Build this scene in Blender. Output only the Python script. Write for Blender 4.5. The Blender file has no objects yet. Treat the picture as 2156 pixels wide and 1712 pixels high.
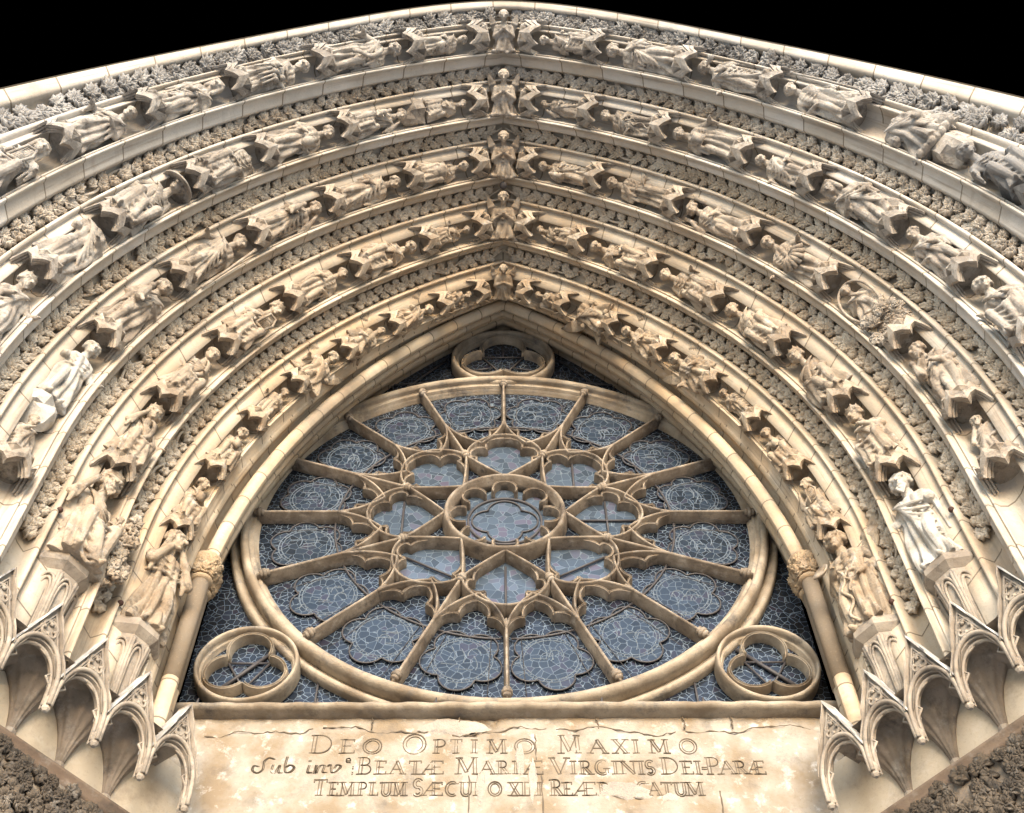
import bpy, math, random
import numpy as np
from mathutils import Vector, Matrix

# ------------------------------------------------------------------ camera, world, sun, exposure
S = 3.0                                   # metres per rose radius; origin = centre of the rose
SC = bpy.context.scene
COL = SC.collection
def make_camera():
    cx, yaw, pitch, roll, f, D, H = -0.043, 0.0278, 1.0005, -0.0225, 2541.5, 2.8563, 3.6943
    cy, sy = math.cos(yaw), math.sin(yaw)
    F = Vector((sy*math.cos(pitch), cy*math.cos(pitch), math.sin(pitch)))
    R = Vector((cy, -sy, 0)); U = R.cross(F)
    R2 = R*math.cos(roll) + U*math.sin(roll); U2 = -R*math.sin(roll) + U*math.cos(roll)
    cd = bpy.data.cameras.new('camera'); co = bpy.data.objects.new('camera', cd); COL.objects.link(co)
    m = Matrix((R2, U2, -F)).transposed().to_4x4()
    m.translation = Vector((cx*S, -D*S, -H*S))
    co.matrix_world = m
    cd.sensor_width = 36.0; cd.lens = 36.0*f/2156.0
    cd.clip_start = 0.1; cd.clip_end = 2000
    SC.camera = co
make_camera()
SUN_EL, SUN_AZ = math.radians(14), math.radians(4)     # azimuth: to the right of straight in front
W = bpy.data.worlds.new("World"); SC.world = W; W.use_nodes = True
nt = W.node_tree; nt.nodes.clear()
far_backdrop = nt.nodes.new('ShaderNodeTexSky'); far_backdrop.sky_type = 'NISHITA'; far_backdrop.sun_disc = False
far_backdrop.sun_elevation = SUN_EL; far_backdrop.sun_rotation = math.pi - SUN_AZ
far_backdrop.air_density = 1.0; far_backdrop.dust_density = 1.0
bg = nt.nodes.new('ShaderNodeBackground'); bg.inputs['Strength'].default_value = 0.15
wo = nt.nodes.new('ShaderNodeOutputWorld')
nt.links.new(far_backdrop.outputs[0], bg.inputs[0]); nt.links.new(bg.outputs[0], wo.inputs[0])
sl = bpy.data.lights.new('sun', 'SUN'); sl.energy = 1.5; sl.angle = math.radians(38); sl.color = (1.0, 0.995, 0.985)
so = bpy.data.objects.new('sun', sl); COL.objects.link(so)
sd = Vector((math.sin(SUN_AZ)*math.cos(SUN_EL), -math.cos(SUN_AZ)*math.cos(SUN_EL), math.sin(SUN_EL)))
so.rotation_euler = sd.to_track_quat('Z', 'Y').to_euler(); so.location = sd*60
SC.view_settings.view_transform = 'Standard'; SC.view_settings.look = 'None'
SC.view_settings.gamma = 1.0; SC.view_settings.exposure = 1.95
SC.cycles.max_bounces = 6; SC.cycles.diffuse_bounces = 4

# ------------------------------------------------------------------ helpers
rnd = random.Random(7)
def tag(o, label=None, cat=None, group=None, kind=None):
    if label: o['label'] = label
    if cat: o['category'] = cat
    if group: o['group'] = group
    if kind: o['kind'] = kind
    return o
def empty(name, M=None):
    o = bpy.data.objects.new(name, None); COL.objects.link(o); o.empty_display_size = .1
    if M is not None: o.matrix_world = M
    return o
class MB:
    def __init__(s): s.v = []; s.f = []; s.uv = []
    def n(s): return len(s.v)
    def add(s, v, f, M=None):
        o = len(s.v)
        if M is not None: v = [M @ Vector(p) for p in v]
        s.v.extend([tuple(p) for p in v]); s.f.extend([tuple(i+o for i in q) for q in f])
    def grid(s, P, closed=False, flip=False):
        m, n = len(P), len(P[0]); o = len(s.v)
        for row in P: s.v.extend([tuple(p) for p in row])
        for i in range(m-1):
            for j in range(n if closed else n-1):
                k = (j+1) % n
                q = (o+i*n+j, o+i*n+k, o+(i+1)*n+k, o+(i+1)*n+j)
                s.f.append(q[::-1] if flip else q)
    def loft(s, rings):
        n = len(rings[0]); o = len(s.v)
        s.grid(rings, closed=True)
        s.f.append(tuple(o+i for i in range(n))[::-1]); e = o+(len(rings)-1)*n
        s.f.append(tuple(e+i for i in range(n)))
    def box(s, c, d, M=None):
        x, y, z = d[0]/2, d[1]/2, d[2]/2
        v = [(c[0]+a*x, c[1]+b*y, c[2]+e*z) for a in (-1, 1) for b in (-1, 1) for e in (-1, 1)]
        s.add(v, [(0,1,3,2),(4,6,7,5),(0,4,5,1),(2,3,7,6),(0,2,6,4),(1,5,7,3)], M)
    def tube(s, path, r, n=8, closed=False, flat=None):
        path = [Vector(p) for p in path]; m = len(path); rings = []
        rs = r if hasattr(r, '__len__') else [r]*m
        up = None
        for i, p in enumerate(path):
            if closed: t = path[(i+1) % m]-path[i-1]
            else: t = path[min(i+1, m-1)]-path[max(i-1, 0)]
            if t.length < 1e-9: t = Vector((0, 0, 1))
            t.normalize()
            if up is None:
                up = Vector((0, 1, 0)) if abs(t.y) < .9 else Vector((1, 0, 0))
            u = up - t*up.dot(t)
            if u.length < 1e-6: u = Vector((1, 0, 0)) - t*t.x
            u.normalize(); w = t.cross(u); up = u
            fy = 1 if flat is None else flat
            rings.append([tuple(p + (u*math.cos(a)*fy + w*math.sin(a))*rs[i]) for a in [2*math.pi*k/n for k in range(n)]])
        if closed: rings.append(rings[0]); s.grid(rings, closed=True)
        else: s.loft(rings)
    def ell(s, c, r, n=10, m=7, M=None):
        v = [(c[0], c[1], c[2]-r[2])]; f = []
        for i in range(1, m):
            a = -math.pi/2+math.pi*i/m
            for j in range(n):
                b = 2*math.pi*j/n
                v.append((c[0]+r[0]*math.cos(a)*math.cos(b), c[1]+r[1]*math.cos(a)*math.sin(b), c[2]+r[2]*math.sin(a)))
        v.append((c[0], c[1], c[2]+r[2])); e = len(v)-1
        for j in range(n):
            k = (j+1) % n
            f.append((0, 1+k, 1+j)); f.append((e, e-n+j, e-n+k))
            for i in range(m-2): f.append((1+i*n+j, 1+i*n+k, 1+(i+1)*n+k, 1+(i+1)*n+j))
        s.add(v, f, M)
    def cap(s, p0, p1, r0, r1=None, n=9):
        r1 = r0 if r1 is None else r1
        a, b = Vector(p0), Vector(p1); d = b-a; L = d.length
        if L < 1e-6: return s.ell(p0, (r0, r0, r0))
        d /= L
        path = [a-d*r0*.98, a-d*r0*.7, a, b, b+d*r1*.7, b+d*r1*.98]
        s.tube(path, [r0*.2, r0*.7, r0, r1, r1*.7, r1*.2], n)
    def prism(s, poly, y0, y1, M=None):          # polygon in xz, extruded in y
        n = len(poly)
        v = [(p[0], y0, p[1]) for p in poly]+[(p[0], y1, p[1]) for p in poly]
        f = [tuple(range(n)), tuple(range(2*n-1, n-1, -1))]+[(i, i+n, (i+1) % n+n, (i+1) % n) for i in range(n)]
        s.add(v, f, M)
    def mesh(s, name, mat=None, smooth=True, uv=None):
        me = bpy.data.meshes.new(name); me.from_pydata(s.v, [], s.f)
        if uv is not None:
            l = me.uv_layers.new(name='UVMap'); idx = np.zeros(len(me.loops), dtype=np.int32)
            me.loops.foreach_get('vertex_index', idx)
            l.data.foreach_set('uv', np.asarray(uv, dtype=np.float32)[idx].ravel())
        if mat: me.materials.append(mat)
        me.polygons.foreach_set('use_smooth', [smooth]*len(me.polygons))
        me.update(); return me
    def build(s, name, mat, parent=None, smooth=True, uv=None, M=None):
        o = bpy.data.objects.new(name, s.mesh(name, mat, smooth, uv)); COL.objects.link(o)
        if parent: o.parent = parent
        if M is not None: o.matrix_local = M
        return o

# ------------------------------------------------------------------ materials
def stone(name, c1, c2, crust=(.12,.11,.10), crust_amt=.25, joints=None, bump=.35, pale=.25, rough=.9, world=True, dist=.02, nsc=1.3, csc=3.1):
    m = bpy.data.materials.new(name); m.use_nodes = True; t = m.node_tree; N = t.nodes; L = t.links
    b = N['Principled BSDF']; b.inputs['Roughness'].default_value = rough
    b.inputs['Specular IOR Level'].default_value = .25
    geo = N.new('ShaderNodeNewGeometry'); tc = N.new('ShaderNodeTexCoord')
    co = geo.outputs['Position'] if world else tc.outputs['Object']
    def noise(sc, det=5, ro=.6):
        n = N.new('ShaderNodeTexNoise'); n.inputs['Scale'].default_value = sc; n.inputs['Detail'].default_value = det
        n.inputs['Roughness'].default_value = ro; L.new(co, n.inputs['Vector']); return n.outputs['Fac']
    def ramp(x, a, bb):
        r = N.new('ShaderNodeMapRange'); r.inputs[1].default_value = a; r.inputs[2].default_value = bb
        L.new(x, r.inputs[0]); return r.outputs[0]
    def mix(fac, A, B, mode='MIX'):
        x = N.new('ShaderNodeMix'); x.data_type = 'RGBA'; x.blend_type = mode
        if hasattr(fac, 'is_linked') or not isinstance(fac, float): L.new(fac, x.inputs[0])
        else: x.inputs[0].default_value = fac
        for k, q in ((6, A), (7, B)):
            if isinstance(q, tuple): x.inputs[k].default_value = (*q, 1)
            else: L.new(q, x.inputs[k])
        return x.outputs[2]
    def math_(op, a, bb=None):
        x = N.new('ShaderNodeMath'); x.operation = op
        for k, q in ((0, a), (1, bb)):
            if q is None: continue
            if isinstance(q, (int, float)): x.inputs[k].default_value = q
            else: L.new(q, x.inputs[k])
        return x.outputs[0]
    n1 = noise(nsc, 4); n2 = noise(7, 6, .65); n3 = noise(38, 4, .7)
    c = mix(ramp(n1, .38, .62), c1, c2)
    c = mix(math_('MULTIPLY', ramp(n2, .55, .78), pale), c, (.62, .59, .54))
    if joints:
        u = N.new('ShaderNodeUVMap'); u.uv_map = 'UVMap'
        sp = N.new('ShaderNodeSeparateXYZ'); L.new(u.outputs[0], sp.inputs[0])
        row = math_('FLOOR', math_('MULTIPLY', sp.outputs[1], joints[1]))
        off = math_('MULTIPLY', row, .37)
        x = math_('ADD', math_('DIVIDE', sp.outputs[0], joints[0]), off)
        fr = math_('FRACT', x)
        edge = math_('LESS_THAN', math_('MINIMUM', fr, math_('SUBTRACT', 1.0, fr)), .009/joints[0])
        wn = N.new('ShaderNodeTexWhiteNoise'); wn.noise_dimensions = '2D'
        cb = N.new('ShaderNodeCombineXYZ'); L.new(math_('FLOOR', x), cb.inputs[0]); L.new(row, cb.inputs[1])
        L.new(cb.outputs[0], wn.inputs['Vector'])
        blk = ramp(wn.outputs['Value'], 0, 1)
        c = mix(math_('MULTIPLY', blk, .55), c, (.33, .265, .19))
        c = mix(math_('MULTIPLY', edge, .85), c, (.13, .10, .07))
    if joints:                            # soot streaks running along the mouldings
        mp = N.new('ShaderNodeMapping'); mp.inputs['Scale'].default_value = (.55, 13, 1); L.new(u.outputs[0], mp.inputs['Vector'])
        ns = N.new('ShaderNodeTexNoise'); ns.inputs['Scale'].default_value = 1.0; ns.inputs['Detail'].default_value = 6; ns.inputs['Roughness'].default_value = .65
        L.new(mp.outputs[0], ns.inputs['Vector']); c = mix(math_('MULTIPLY', ramp(ns.outputs['Fac'], .54, .68), .62), c, (.15, .115, .085))
        mp2 = N.new('ShaderNodeMapping'); mp2.inputs['Scale'].default_value = (5.5, 1.2, 1); L.new(u.outputs[0], mp2.inputs['Vector'])
        nd = N.new('ShaderNodeTexNoise'); nd.inputs['Scale'].default_value = 1.0; nd.inputs['Detail'].default_value = 5
        L.new(mp2.outputs[0], nd.inputs['Vector']); c = mix(math_('MULTIPLY', ramp(nd.outputs['Fac'], .60, .74), .35), c, (.20, .17, .14))
    cr = math_('MULTIPLY', ramp(noise(csc, 7, .7), .53, .68), crust_amt)
    c = mix(cr, c, crust)
    c = mix(math_('MULTIPLY', ramp(n3, .56, .72), .5), c, mix(.5, crust, c1))
    oi = N.new('ShaderNodeObjectInfo')
    hv = N.new('ShaderNodeHueSaturation'); L.new(c, hv.inputs['Color'])
    L.new(math_('ADD', math_('MULTIPLY', oi.outputs['Random'], .22), .89), hv.inputs['Value'])
    L.new(hv.outputs[0], b.inputs['Base Color'])
    bp = N.new('ShaderNodeBump'); bp.inputs['Strength'].default_value = bump; bp.inputs['Distance'].default_value = dist
    L.new(math_('ADD', n2, math_('MULTIPLY', n3, .6)), bp.inputs['Height']); L.new(bp.outputs[0], b.inputs['Normal'])
    return m
OCHRE = ((.45, .325, .20), (.54, .455, .34)); WARM = ((.47, .38, .26), (.50, .44, .34)); GREY = ((.43, .40, .36), (.52, .495, .46))
def lerp3(a, b, w): return tuple(x+(y-x)*w for x, y in zip(a, b))
M_ARCH = {}; M_LEAF = {}; M_FIG = {}
for q in range(0, 6):
    w = [0, .08, .28, .5, .8, 1.0][q]
    a = lerp3(OCHRE[0], GREY[0], w); b = lerp3(OCHRE[1], GREY[1], w)
    M_ARCH[q] = stone('arch_stone', a, b, crust=(.17, .145, .12), crust_amt=.30, joints=(.46+.03*q, 2.0), pale=.35)
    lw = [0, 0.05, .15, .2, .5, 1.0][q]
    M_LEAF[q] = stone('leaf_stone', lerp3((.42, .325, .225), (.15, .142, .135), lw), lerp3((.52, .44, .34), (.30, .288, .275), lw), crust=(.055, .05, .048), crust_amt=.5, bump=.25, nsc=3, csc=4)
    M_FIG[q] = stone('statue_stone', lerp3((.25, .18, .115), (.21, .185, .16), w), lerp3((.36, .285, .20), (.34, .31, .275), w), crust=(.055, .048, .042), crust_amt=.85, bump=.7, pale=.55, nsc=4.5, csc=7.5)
M_TRAC = stone('tracery_stone', (.135, .104, .076), (.255, .208, .158), crust=(.05, .042, .038), crust_amt=.85, nsc=3.5, csc=5, bump=.35)
M_RIM = stone('rim_stone', (.20, .155, .108), (.34, .285, .215), crust=(.06, .052, .048), crust_amt=.8, nsc=2.5, csc=3.5, bump=.35)
M_LINTEL = stone('lintel_stone', (.225, .17, .112), (.325, .29, .242), crust=(.115, .098, .083), crust_amt=.6, nsc=2.2, pale=1.0, bump=.5, dist=.015)
M_GAB = stone('gable_stone', (.215, .175, .136), (.33, .28, .222), crust=(.075, .063, .055), crust_amt=.75, nsc=3, csc=5, bump=.3)
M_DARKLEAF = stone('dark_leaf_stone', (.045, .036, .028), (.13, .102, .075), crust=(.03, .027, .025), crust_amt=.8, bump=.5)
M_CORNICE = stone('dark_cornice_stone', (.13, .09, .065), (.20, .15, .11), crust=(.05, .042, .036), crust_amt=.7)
M_VAULT = stone('shade_and_soot_stone', (.15, .12, .09), (.24, .19, .145), crust=(.05, .042, .036), crust_amt=.7, nsc=3, csc=5)  # shade inside the vaults put into the colour; also the sooty lower wall
M_WALL = stone('jamb_stone', (.40, .33, .24), (.45, .38, .29), crust=(.15, .12, .10), crust_amt=.4)
M_CAPITAL = stone('capital_stone', (.30, .21, .13), (.36, .27, .17), crust=(.06, .05, .045), crust_amt=.6, bump=.5)
def simple(name, c, rough=.7, metal=0.0):
    m = bpy.data.materials.new(name); m.use_nodes = True; b = m.node_tree.nodes['Principled BSDF']
    n = m.node_tree.nodes.new('ShaderNodeTexNoise'); n.inputs['Scale'].default_value = 14; n.inputs['Detail'].default_value = 5
    r = m.node_tree.nodes.new('ShaderNodeMix'); r.data_type = 'RGBA'
    r.inputs[6].default_value = (*[x*.7 for x in c], 1); r.inputs[7].default_value = (*[min(1, x*1.3) for x in c], 1)
    g = m.node_tree.nodes.new('ShaderNodeNewGeometry'); m.node_tree.links.new(g.outputs['Position'], n.inputs['Vector'])
    m.node_tree.links.new(n.outputs['Fac'], r.inputs[0]); m.node_tree.links.new(r.outputs[2], b.inputs['Base Color'])
    b.inputs['Roughness'].default_value = rough; b.inputs['Metallic'].default_value = metal
    return m
M_IRON = simple('iron', (.035, .03, .03), .6)
M_RUST = simple('rusty_iron', (.05, .02, .012), .8)
M_LEAD = simple('lead_came', (.115, .14, .17), .5)
M_LETTER = simple('letter_grime', (.10, .075, .05), .9)
M_BLACK = bpy.data.materials.new('black_backdrop'); M_BLACK.use_nodes = True
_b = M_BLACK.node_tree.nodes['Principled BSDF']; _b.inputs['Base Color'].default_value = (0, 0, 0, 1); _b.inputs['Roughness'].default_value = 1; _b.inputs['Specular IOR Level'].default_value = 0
M_GROUND = stone('paving', (.58, .56, .53), (.64, .62, .59), crust_amt=.2)
def glass(name, scale, base, line_w=.05, refl=1.5):
    m = bpy.data.materials.new(name); m.use_nodes = True; t = m.node_tree; N = t.nodes; L = t.links
    b = N['Principled BSDF']
    geo = N.new('ShaderNodeNewGeometry')
    nz = N.new('ShaderNodeTexNoise'); nz.inputs['Scale'].default_value = 2.2; L.new(geo.outputs['Position'], nz.inputs['Vector'])
    v = N.new('ShaderNodeTexVoronoi'); v.feature = 'DISTANCE_TO_EDGE'; v.inputs['Scale'].default_value = scale
    v2 = N.new('ShaderNodeTexVoronoi'); v2.feature = 'F1'; v2.inputs['Scale'].default_value = scale
    L.new(geo.outputs['Position'], v.inputs['Vector']); L.new(geo.outputs['Position'], v2.inputs['Vector'])
    e = N.new('ShaderNodeMapRange'); e.inputs[1].default_value = line_w*.6; e.inputs[2].default_value = line_w; e.inputs[3].default_value = 1; e.inputs[4].default_value = 0
    L.new(v.outputs['Distance'], e.inputs[0])
    hs = N.new('ShaderNodeSeparateColor'); L.new(v2.outputs['Color'], hs.inputs[0])
    cr = N.new('ShaderNodeValToRGB'); el = cr.color_ramp.elements
    el[0].color = (*[x*.55 for x in base], 1); el[1].color = (*[x*1.3 for x in base], 1)
    k = el.new(.9); k.color = (base[0]*1.35, base[1]*.9, base[2]*.95, 1)
    k = el.new(.78); k.color = (*[x*1.1 for x in base], 1)
    L.new(hs.outputs[0], cr.inputs[0])
    mx = N.new('ShaderNodeMix'); mx.data_type = 'RGBA'; L.new(e.outputs[0], mx.inputs[0]); L.new(cr.outputs[0], mx.inputs[6])
    mx.inputs[7].default_value = (.105, .13, .155, 1)
    L.new(mx.outputs[2], b.inputs['Base Color'])
    b.inputs['Roughness'].default_value = .16; b.inputs['IOR'].default_value = refl
    # every quarry sits at its own slight tilt, with wavy old glass on top
    nb = N.new('ShaderNodeBump'); nb.inputs['Strength'].default_value = .14; nb.inputs['Distance'].default_value = .02
    ad = N.new('ShaderNodeMath'); ad.operation = 'ADD'; L.new(nz.outputs['Fac'], ad.inputs[0])
    dt = N.new('ShaderNodeMath'); dt.operation = 'MULTIPLY'; L.new(hs.outputs[1], dt.inputs[0]); dt.inputs[1].default_value = .0
    L.new(dt.outputs[0], ad.inputs[1]); L.new(ad.outputs[0], nb.inputs['Height'])
    L.new(nb.outputs[0], b.inputs['Normal'])
    return m
M_GLASS = glass('leaded_glass', 14, (.012, .017, .026), .035)
M_GLASS_PALE = glass('pale_leaded_glass', 10, (.050, .068, .092), .025)

# ------------------------------------------------------------------ the portal's curve family, in rose radii
ORD = {-1: (1.9, 2.953, -.76, .03), 0: (1.7541, 2.7666, -0.7500, -.15), 1: (1.21, 2.343, -.646, -.3), 2: (1.147, 2.448, -.644, -.55),
       3: (1.042, 2.52, -.635, -.8), 4: (.955, 2.597, -.646, -1.05), 5: (1.031, 2.974, -.89, -1.30), 6: (3.31, 7.173, -4.392, -1.50)}
_ex = np.linspace(0, 2.3, 400); _ez = np.polyval([-.06685, .34156, -.73765, -.12, 1.700], _ex)
_ex, _ez = _ex*1.0516, (_ez+3.694)*1.0516-3.694
_es = np.r_[0, np.cumsum(np.hypot(np.diff(_ex), np.diff(_ez)))]; _es /= _es[-1]
def _edge(t):                              # the outermost edge of the arch, 0 at the springing, 1 at the top
    tt = np.maximum(t, 0); x = np.interp(1-tt, _es, _ex); z = np.interp(1-tt, _es, _ez)
    return np.stack([x, 0*x-1.43, np.where(t < 0, z+t*2, z)], -1)
def _one(i, t):
    if i == 6:
        a = _one(5, t); return a+(_edge(t)-a)/.715
    e, r, zc, y = ORD[i]; t0 = math.asin((-.6-zc)/r); t1 = math.acos(e/r)
    th = t0+(t1-t0)*np.maximum(t, 0)
    x = np.where(t < 0, -e+r*math.cos(t0), -e+r*np.cos(th)); z = np.where(t < 0, -.6+t*2, zc+r*np.sin(th))
    return np.stack([x, 0*x+y, z], -1)
def Cq(q, t):
    t = np.atleast_1d(np.asarray(t, float)); i = int(min(max(math.floor(q), -1), 5)); w = q-i
    return (_one(i, t)*(1-w)+_one(i+1, t)*w)*S
def Nq(q, t):
    t = np.atleast_1d(np.asarray(t, float)); h = .004
    T = Cq(q, np.minimum(t+h, 1.0))-Cq(q, np.minimum(t+h, 1.0)-2*h)
    Q = Cq(min(q+.3, 6.2), t)-Cq(q-.3, t)
    n = np.cross(T, Q); n /= np.linalg.norm(n, axis=1)[:, None]
    c0 = Cq(q, t); s = np.sign(-(n[:, 0]*c0[:, 0]+n[:, 2]*np.maximum(c0[:, 2], 0))-1e-9*n[:, 1]); s[s == 0] = 1
    n *= s[:, None]
    ap = t > .9999
    if ap.any():
        n[ap, 0] = 0; n[ap] /= np.linalg.norm(n[ap], axis=1)[:, None]
    return n
TS = np.concatenate([np.linspace(-.352, -.03, 10), np.linspace(0, 1, 84)])
def sweep(mb, prof, uvs, ts=TS, q0=0):
    rows = []; ru = []
    for q, b in prof:
        c = Cq(q, ts); p = c+Nq(q, ts)*b
        p[-1, 0] = 0
        d = np.r_[0, np.cumsum(np.linalg.norm(np.diff(c, axis=0), axis=1))]; d = d-d[-1]
        full = np.concatenate([p*[-1, 1, 1], p[-2::-1]]); uu = np.concatenate([d, -d[-2::-1]])
        rows.append(full); ru.append(uu)
    mb.grid(rows, flip=True)
    for (q, b), uu in zip(prof, ru): uvs.extend([(x+50, q+3) for x in uu])
def rollp(qc, r, dq, n=7):      # a roll moulding bulging out of the surface
    return [(qc-dq*math.cos(math.pi*k/(n-1)), r*math.sin(math.pi*k/(n-1))) for k in range(n)]

FRIEZE = {1: (.37, .60), 2: (.37, .58), 3: (.34, .56), 4: (.30, .51), 5: (.27, .54)}
ORDW = {1: 'innermost', 2: 'second', 3: 'middle', 4: 'fourth', 5: 'outermost'}

# ------------------------------------------------------------------ setting: ground, added black backdrop
g = MB(); g.grid([[(-300, -400, -16.0), (300, -400, -16.0)], [(-300, 40, -16.0), (300, 40, -16.0)]])
tag(g.build('ground', M_GROUND, smooth=False), kind='structure')
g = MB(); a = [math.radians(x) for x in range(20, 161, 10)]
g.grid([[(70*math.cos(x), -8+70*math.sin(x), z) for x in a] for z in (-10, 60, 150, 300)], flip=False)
tag(g.build('far_backdrop', M_BLACK), kind='structure')  # black backdrop added to fill the blank area above the arch

# ------------------------------------------------------------------ archivolts
def leaf_mesh(kind, r):
    """one carved leaf: raised lobes fanning from a stem, edges dipping into the stone; unit length along +y, height +z"""
    mb = MB()
    if kind == 'willow': lob = [(0, 1.0, .13), (48, .62, .10), (-48, .62, .10), (85, .45, .09), (-85, .45, .09)]
    elif kind == 'vine': lob = [(0, 1.0, .22), (52, .85, .2), (-52, .85, .2), (112, .62, .17), (-112, .62, .17)]
    else: lob = [(0, 1.0, .17), (36, .92, .15), (-36, .92, .15), (75, .74, .14), (-75, .74, .14), (118, .5, .12), (-118, .5, .12)]
    for ang, ln, wd in lob:
        ang += r.uniform(-9, 9); ln *= r.uniform(.85, 1.12); a = math.radians(ang); d = (math.sin(a), math.cos(a)); e = (d[1], -d[0])
        rows = []
        for i in range(6):
            s = i/5; w = wd*(.35+1.25*math.sin(math.pi*min(1, s*.93+.05))**.8)*(1 if i < 5 else .15)*(1.25 if i in (2, 4) else .85)
            h = .16+.30*math.sin(math.pi*(s*.82+.12))+(.08 if i == 4 else 0)
            row = []
            for k, (cw, ch) in enumerate(((-1.1, .07), (-.55, .02), (0, -.09), (.55, .02), (1.1, .07), (.75, -.32), (-.75, -.32))):
                row.append((d[0]*ln*s+e[0]*w*cw, .15+d[1]*ln*s*.85+e[1]*w*cw, h+ch))
            rows.append(row)
        mb.loft(rows)
    mb.ell((0, .12, .28), (.13, .13, .2), 6, 4)
    return np.array(mb.v), mb.f
def frieze(mb, q, fs, fe, kind, step, size, hgt, rows=2, tmin=-.17, seed=0, sink=-.05, jit=1.0):
    r = random.Random(seed); lib = [leaf_mesh(kind, r) for _ in range(6)]; step *= 1.0
    tt = np.linspace(tmin, 1, 600); c = Cq(q+(fs+fe)/2, tt); d = np.r_[0, np.cumsum(np.linalg.norm(np.diff(c, axis=0), axis=1))]
    nst = int(d[-1]/step)
    for side in (-1, 1):
        for i in range(nst):
            for k in range(rows):
                if r.random() < .03: continue
                s = (i+(k % 2)*.5+r.uniform(-.18, .18)*jit)*step
                t = float(np.interp(s, d, tt))
                if t > .997: continue
                w = (k+.5)/rows; qq = q+fs+(fe-fs)*(w+r.uniform(-.12, .12)*jit)
                p = Cq(qq, t)[0]; n = Nq(qq, t)[0]
                T = Cq(qq, t+.002)[0]-Cq(qq, t-.002)[0]
                if t > .99: T = Cq(qq, t)[0]-Cq(qq, t-.004)[0]
                T /= np.linalg.norm(T); Q = np.cross(n, T); Q0 = Cq(qq+.1, t)[0]-Cq(qq-.1, t)[0]
                if Q.dot(Q0) < 0: Q = -Q
                p = p+n*sink
                an = (math.pi*.5*(1 if k else -1)*r.uniform(.25, .75) if rows > 1 else 0)+r.uniform(-.4, .4)*jit
                Y = T*math.cos(an)+Q*math.sin(an); X = np.cross(Y, n)
                v, f = lib[r.randrange(6)]; sz = size*r.uniform(.82, 1.18)
                P = p+sz*(.82*v[:, :1]*X+1.28*(v[:, 1:2]-.45)*Y)+hgt*r.uniform(.8, 1.3)*v[:, 2:3]*n
                P = P*[side, 1, 1]
                mb.add(P.tolist(), f if side == 1 else [x[::-1] for x in f])
def stems(mb, q, fs, fe, tmin, sink):
    for side in (-1, 1):
        path = [(Cq(q+(fs+fe)/2+.25*(fe-fs)*math.sin(t*70), t)[0]+Nq(q+(fs+fe)/2, t)[0]*(sink+.045))*[side, 1, 1] for t in np.linspace(tmin, .998, 160)]
        mb.tube([tuple(p) for p in path], .016, 5)

def archivolt(i):
    fs, fe = FRIEZE[i]; ps = FRIEZE.get(i-1, (0, .45))[1]-1 if i > 1 else -.55
    A = []
    if i > 1:
        A += [(ps, -.05), (ps+.004, .05), (ps+.012, .085), (ps+.028, .09)]
        A += [(-.345, .13)]
    else:
        A += [(-.55, .0), (-.50, .01)]
    A += [(-.343, .165), (-.33, .19), (-.315, .195), (-.30, .175), (-.293, .14), (-.288, .10), (-.28, .12), (-.268, .125), (-.26, .10), (-.255, .05),
          (-.22, -.03), (-.16, -.08), (-.08, -.105), (0, -.10), (.06, -.07), (.10, -.01), (.112, .03), (.113, .075), (.117, .085)]
    if i == 1: A = [(a, b*.45 if a < -.25 else b) for a, b in A]
    P1 = [(i+a, b) for a, b in A]
    k = fs-.37
    B = [(.118, .085), (.122, .09), (.29+k, .035), (.292+k, .03)]
    B += [(.335+k+a, .03+b) for a, b in rollp(0, .06, .03, 8)]
    B += [(.369+k, .0), (fs+.004, -.03), (fs+.012, -.075), ((fs+fe)/2, -.095), (fe-.012, -.08), (fe, -.03)]
    P2 = [(i+a, b) for a, b in B]
    if i == 5:
        P2 += [(5.543, .03), (5.555, .06), (5.60, .06), (5.705, .05), (5.715, .03)]
    mb = MB(); uv = []
    sweep(mb, P1+P2, uv)
    if i == 5:        # the extrados runs back over the vault
        rows = []
        c = Cq(5.715, TS)+Nq(5.715, TS)*.06; c[-1, 0] = 0
        full = np.concatenate([c*[-1, 1, 1], c[-2::-1]])
        rows = [full, full+[0, .3, .03], full+[0, 3.0, 0]]
        n0 = len(mb.v); mb.grid([r.tolist() for r in rows], flip=True)
        uv.extend([(0.2, 9.3)]*(len(mb.v)-n0))
    o = mb.build('archivolt', M_ARCH[i], uv=uv)
    tag(o, {1: 'innermost pointed stone arch band with small angels, warm ochre, next to the window',
            2: 'second pointed arch band from the window with its ribbon of leaves, ochre stone',
            3: 'middle pointed arch band of the five carved figure bands over the window',
            4: 'fourth pointed arch band from the window, pale grey stone, below the outermost',
            5: 'outermost pointed arch band with plain white edge against the added black backdrop'}[i], 'arch', 'concentric carved arch bands')
    kind, step, size, hgt = {1: ('vine', .150, .098, .14), 2: ('oak', .165, .108, .15), 3: ('willow', .160, .145, .15), 4: ('oak', .175, .115, .17), 5: ('oak', .22, .165, .20)}[i]
    lm = MB(); frieze(lm, i, fs, fe, kind, step, size, hgt, tmin=-.17 if i > 1 else -.19, seed=i*11, sink=-.055, jit=.45)
    stems(lm, i, fs, fe, -.16, -.06)
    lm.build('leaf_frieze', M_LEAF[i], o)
    return o
for i in range(1, 6): archivolt(i)

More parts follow.
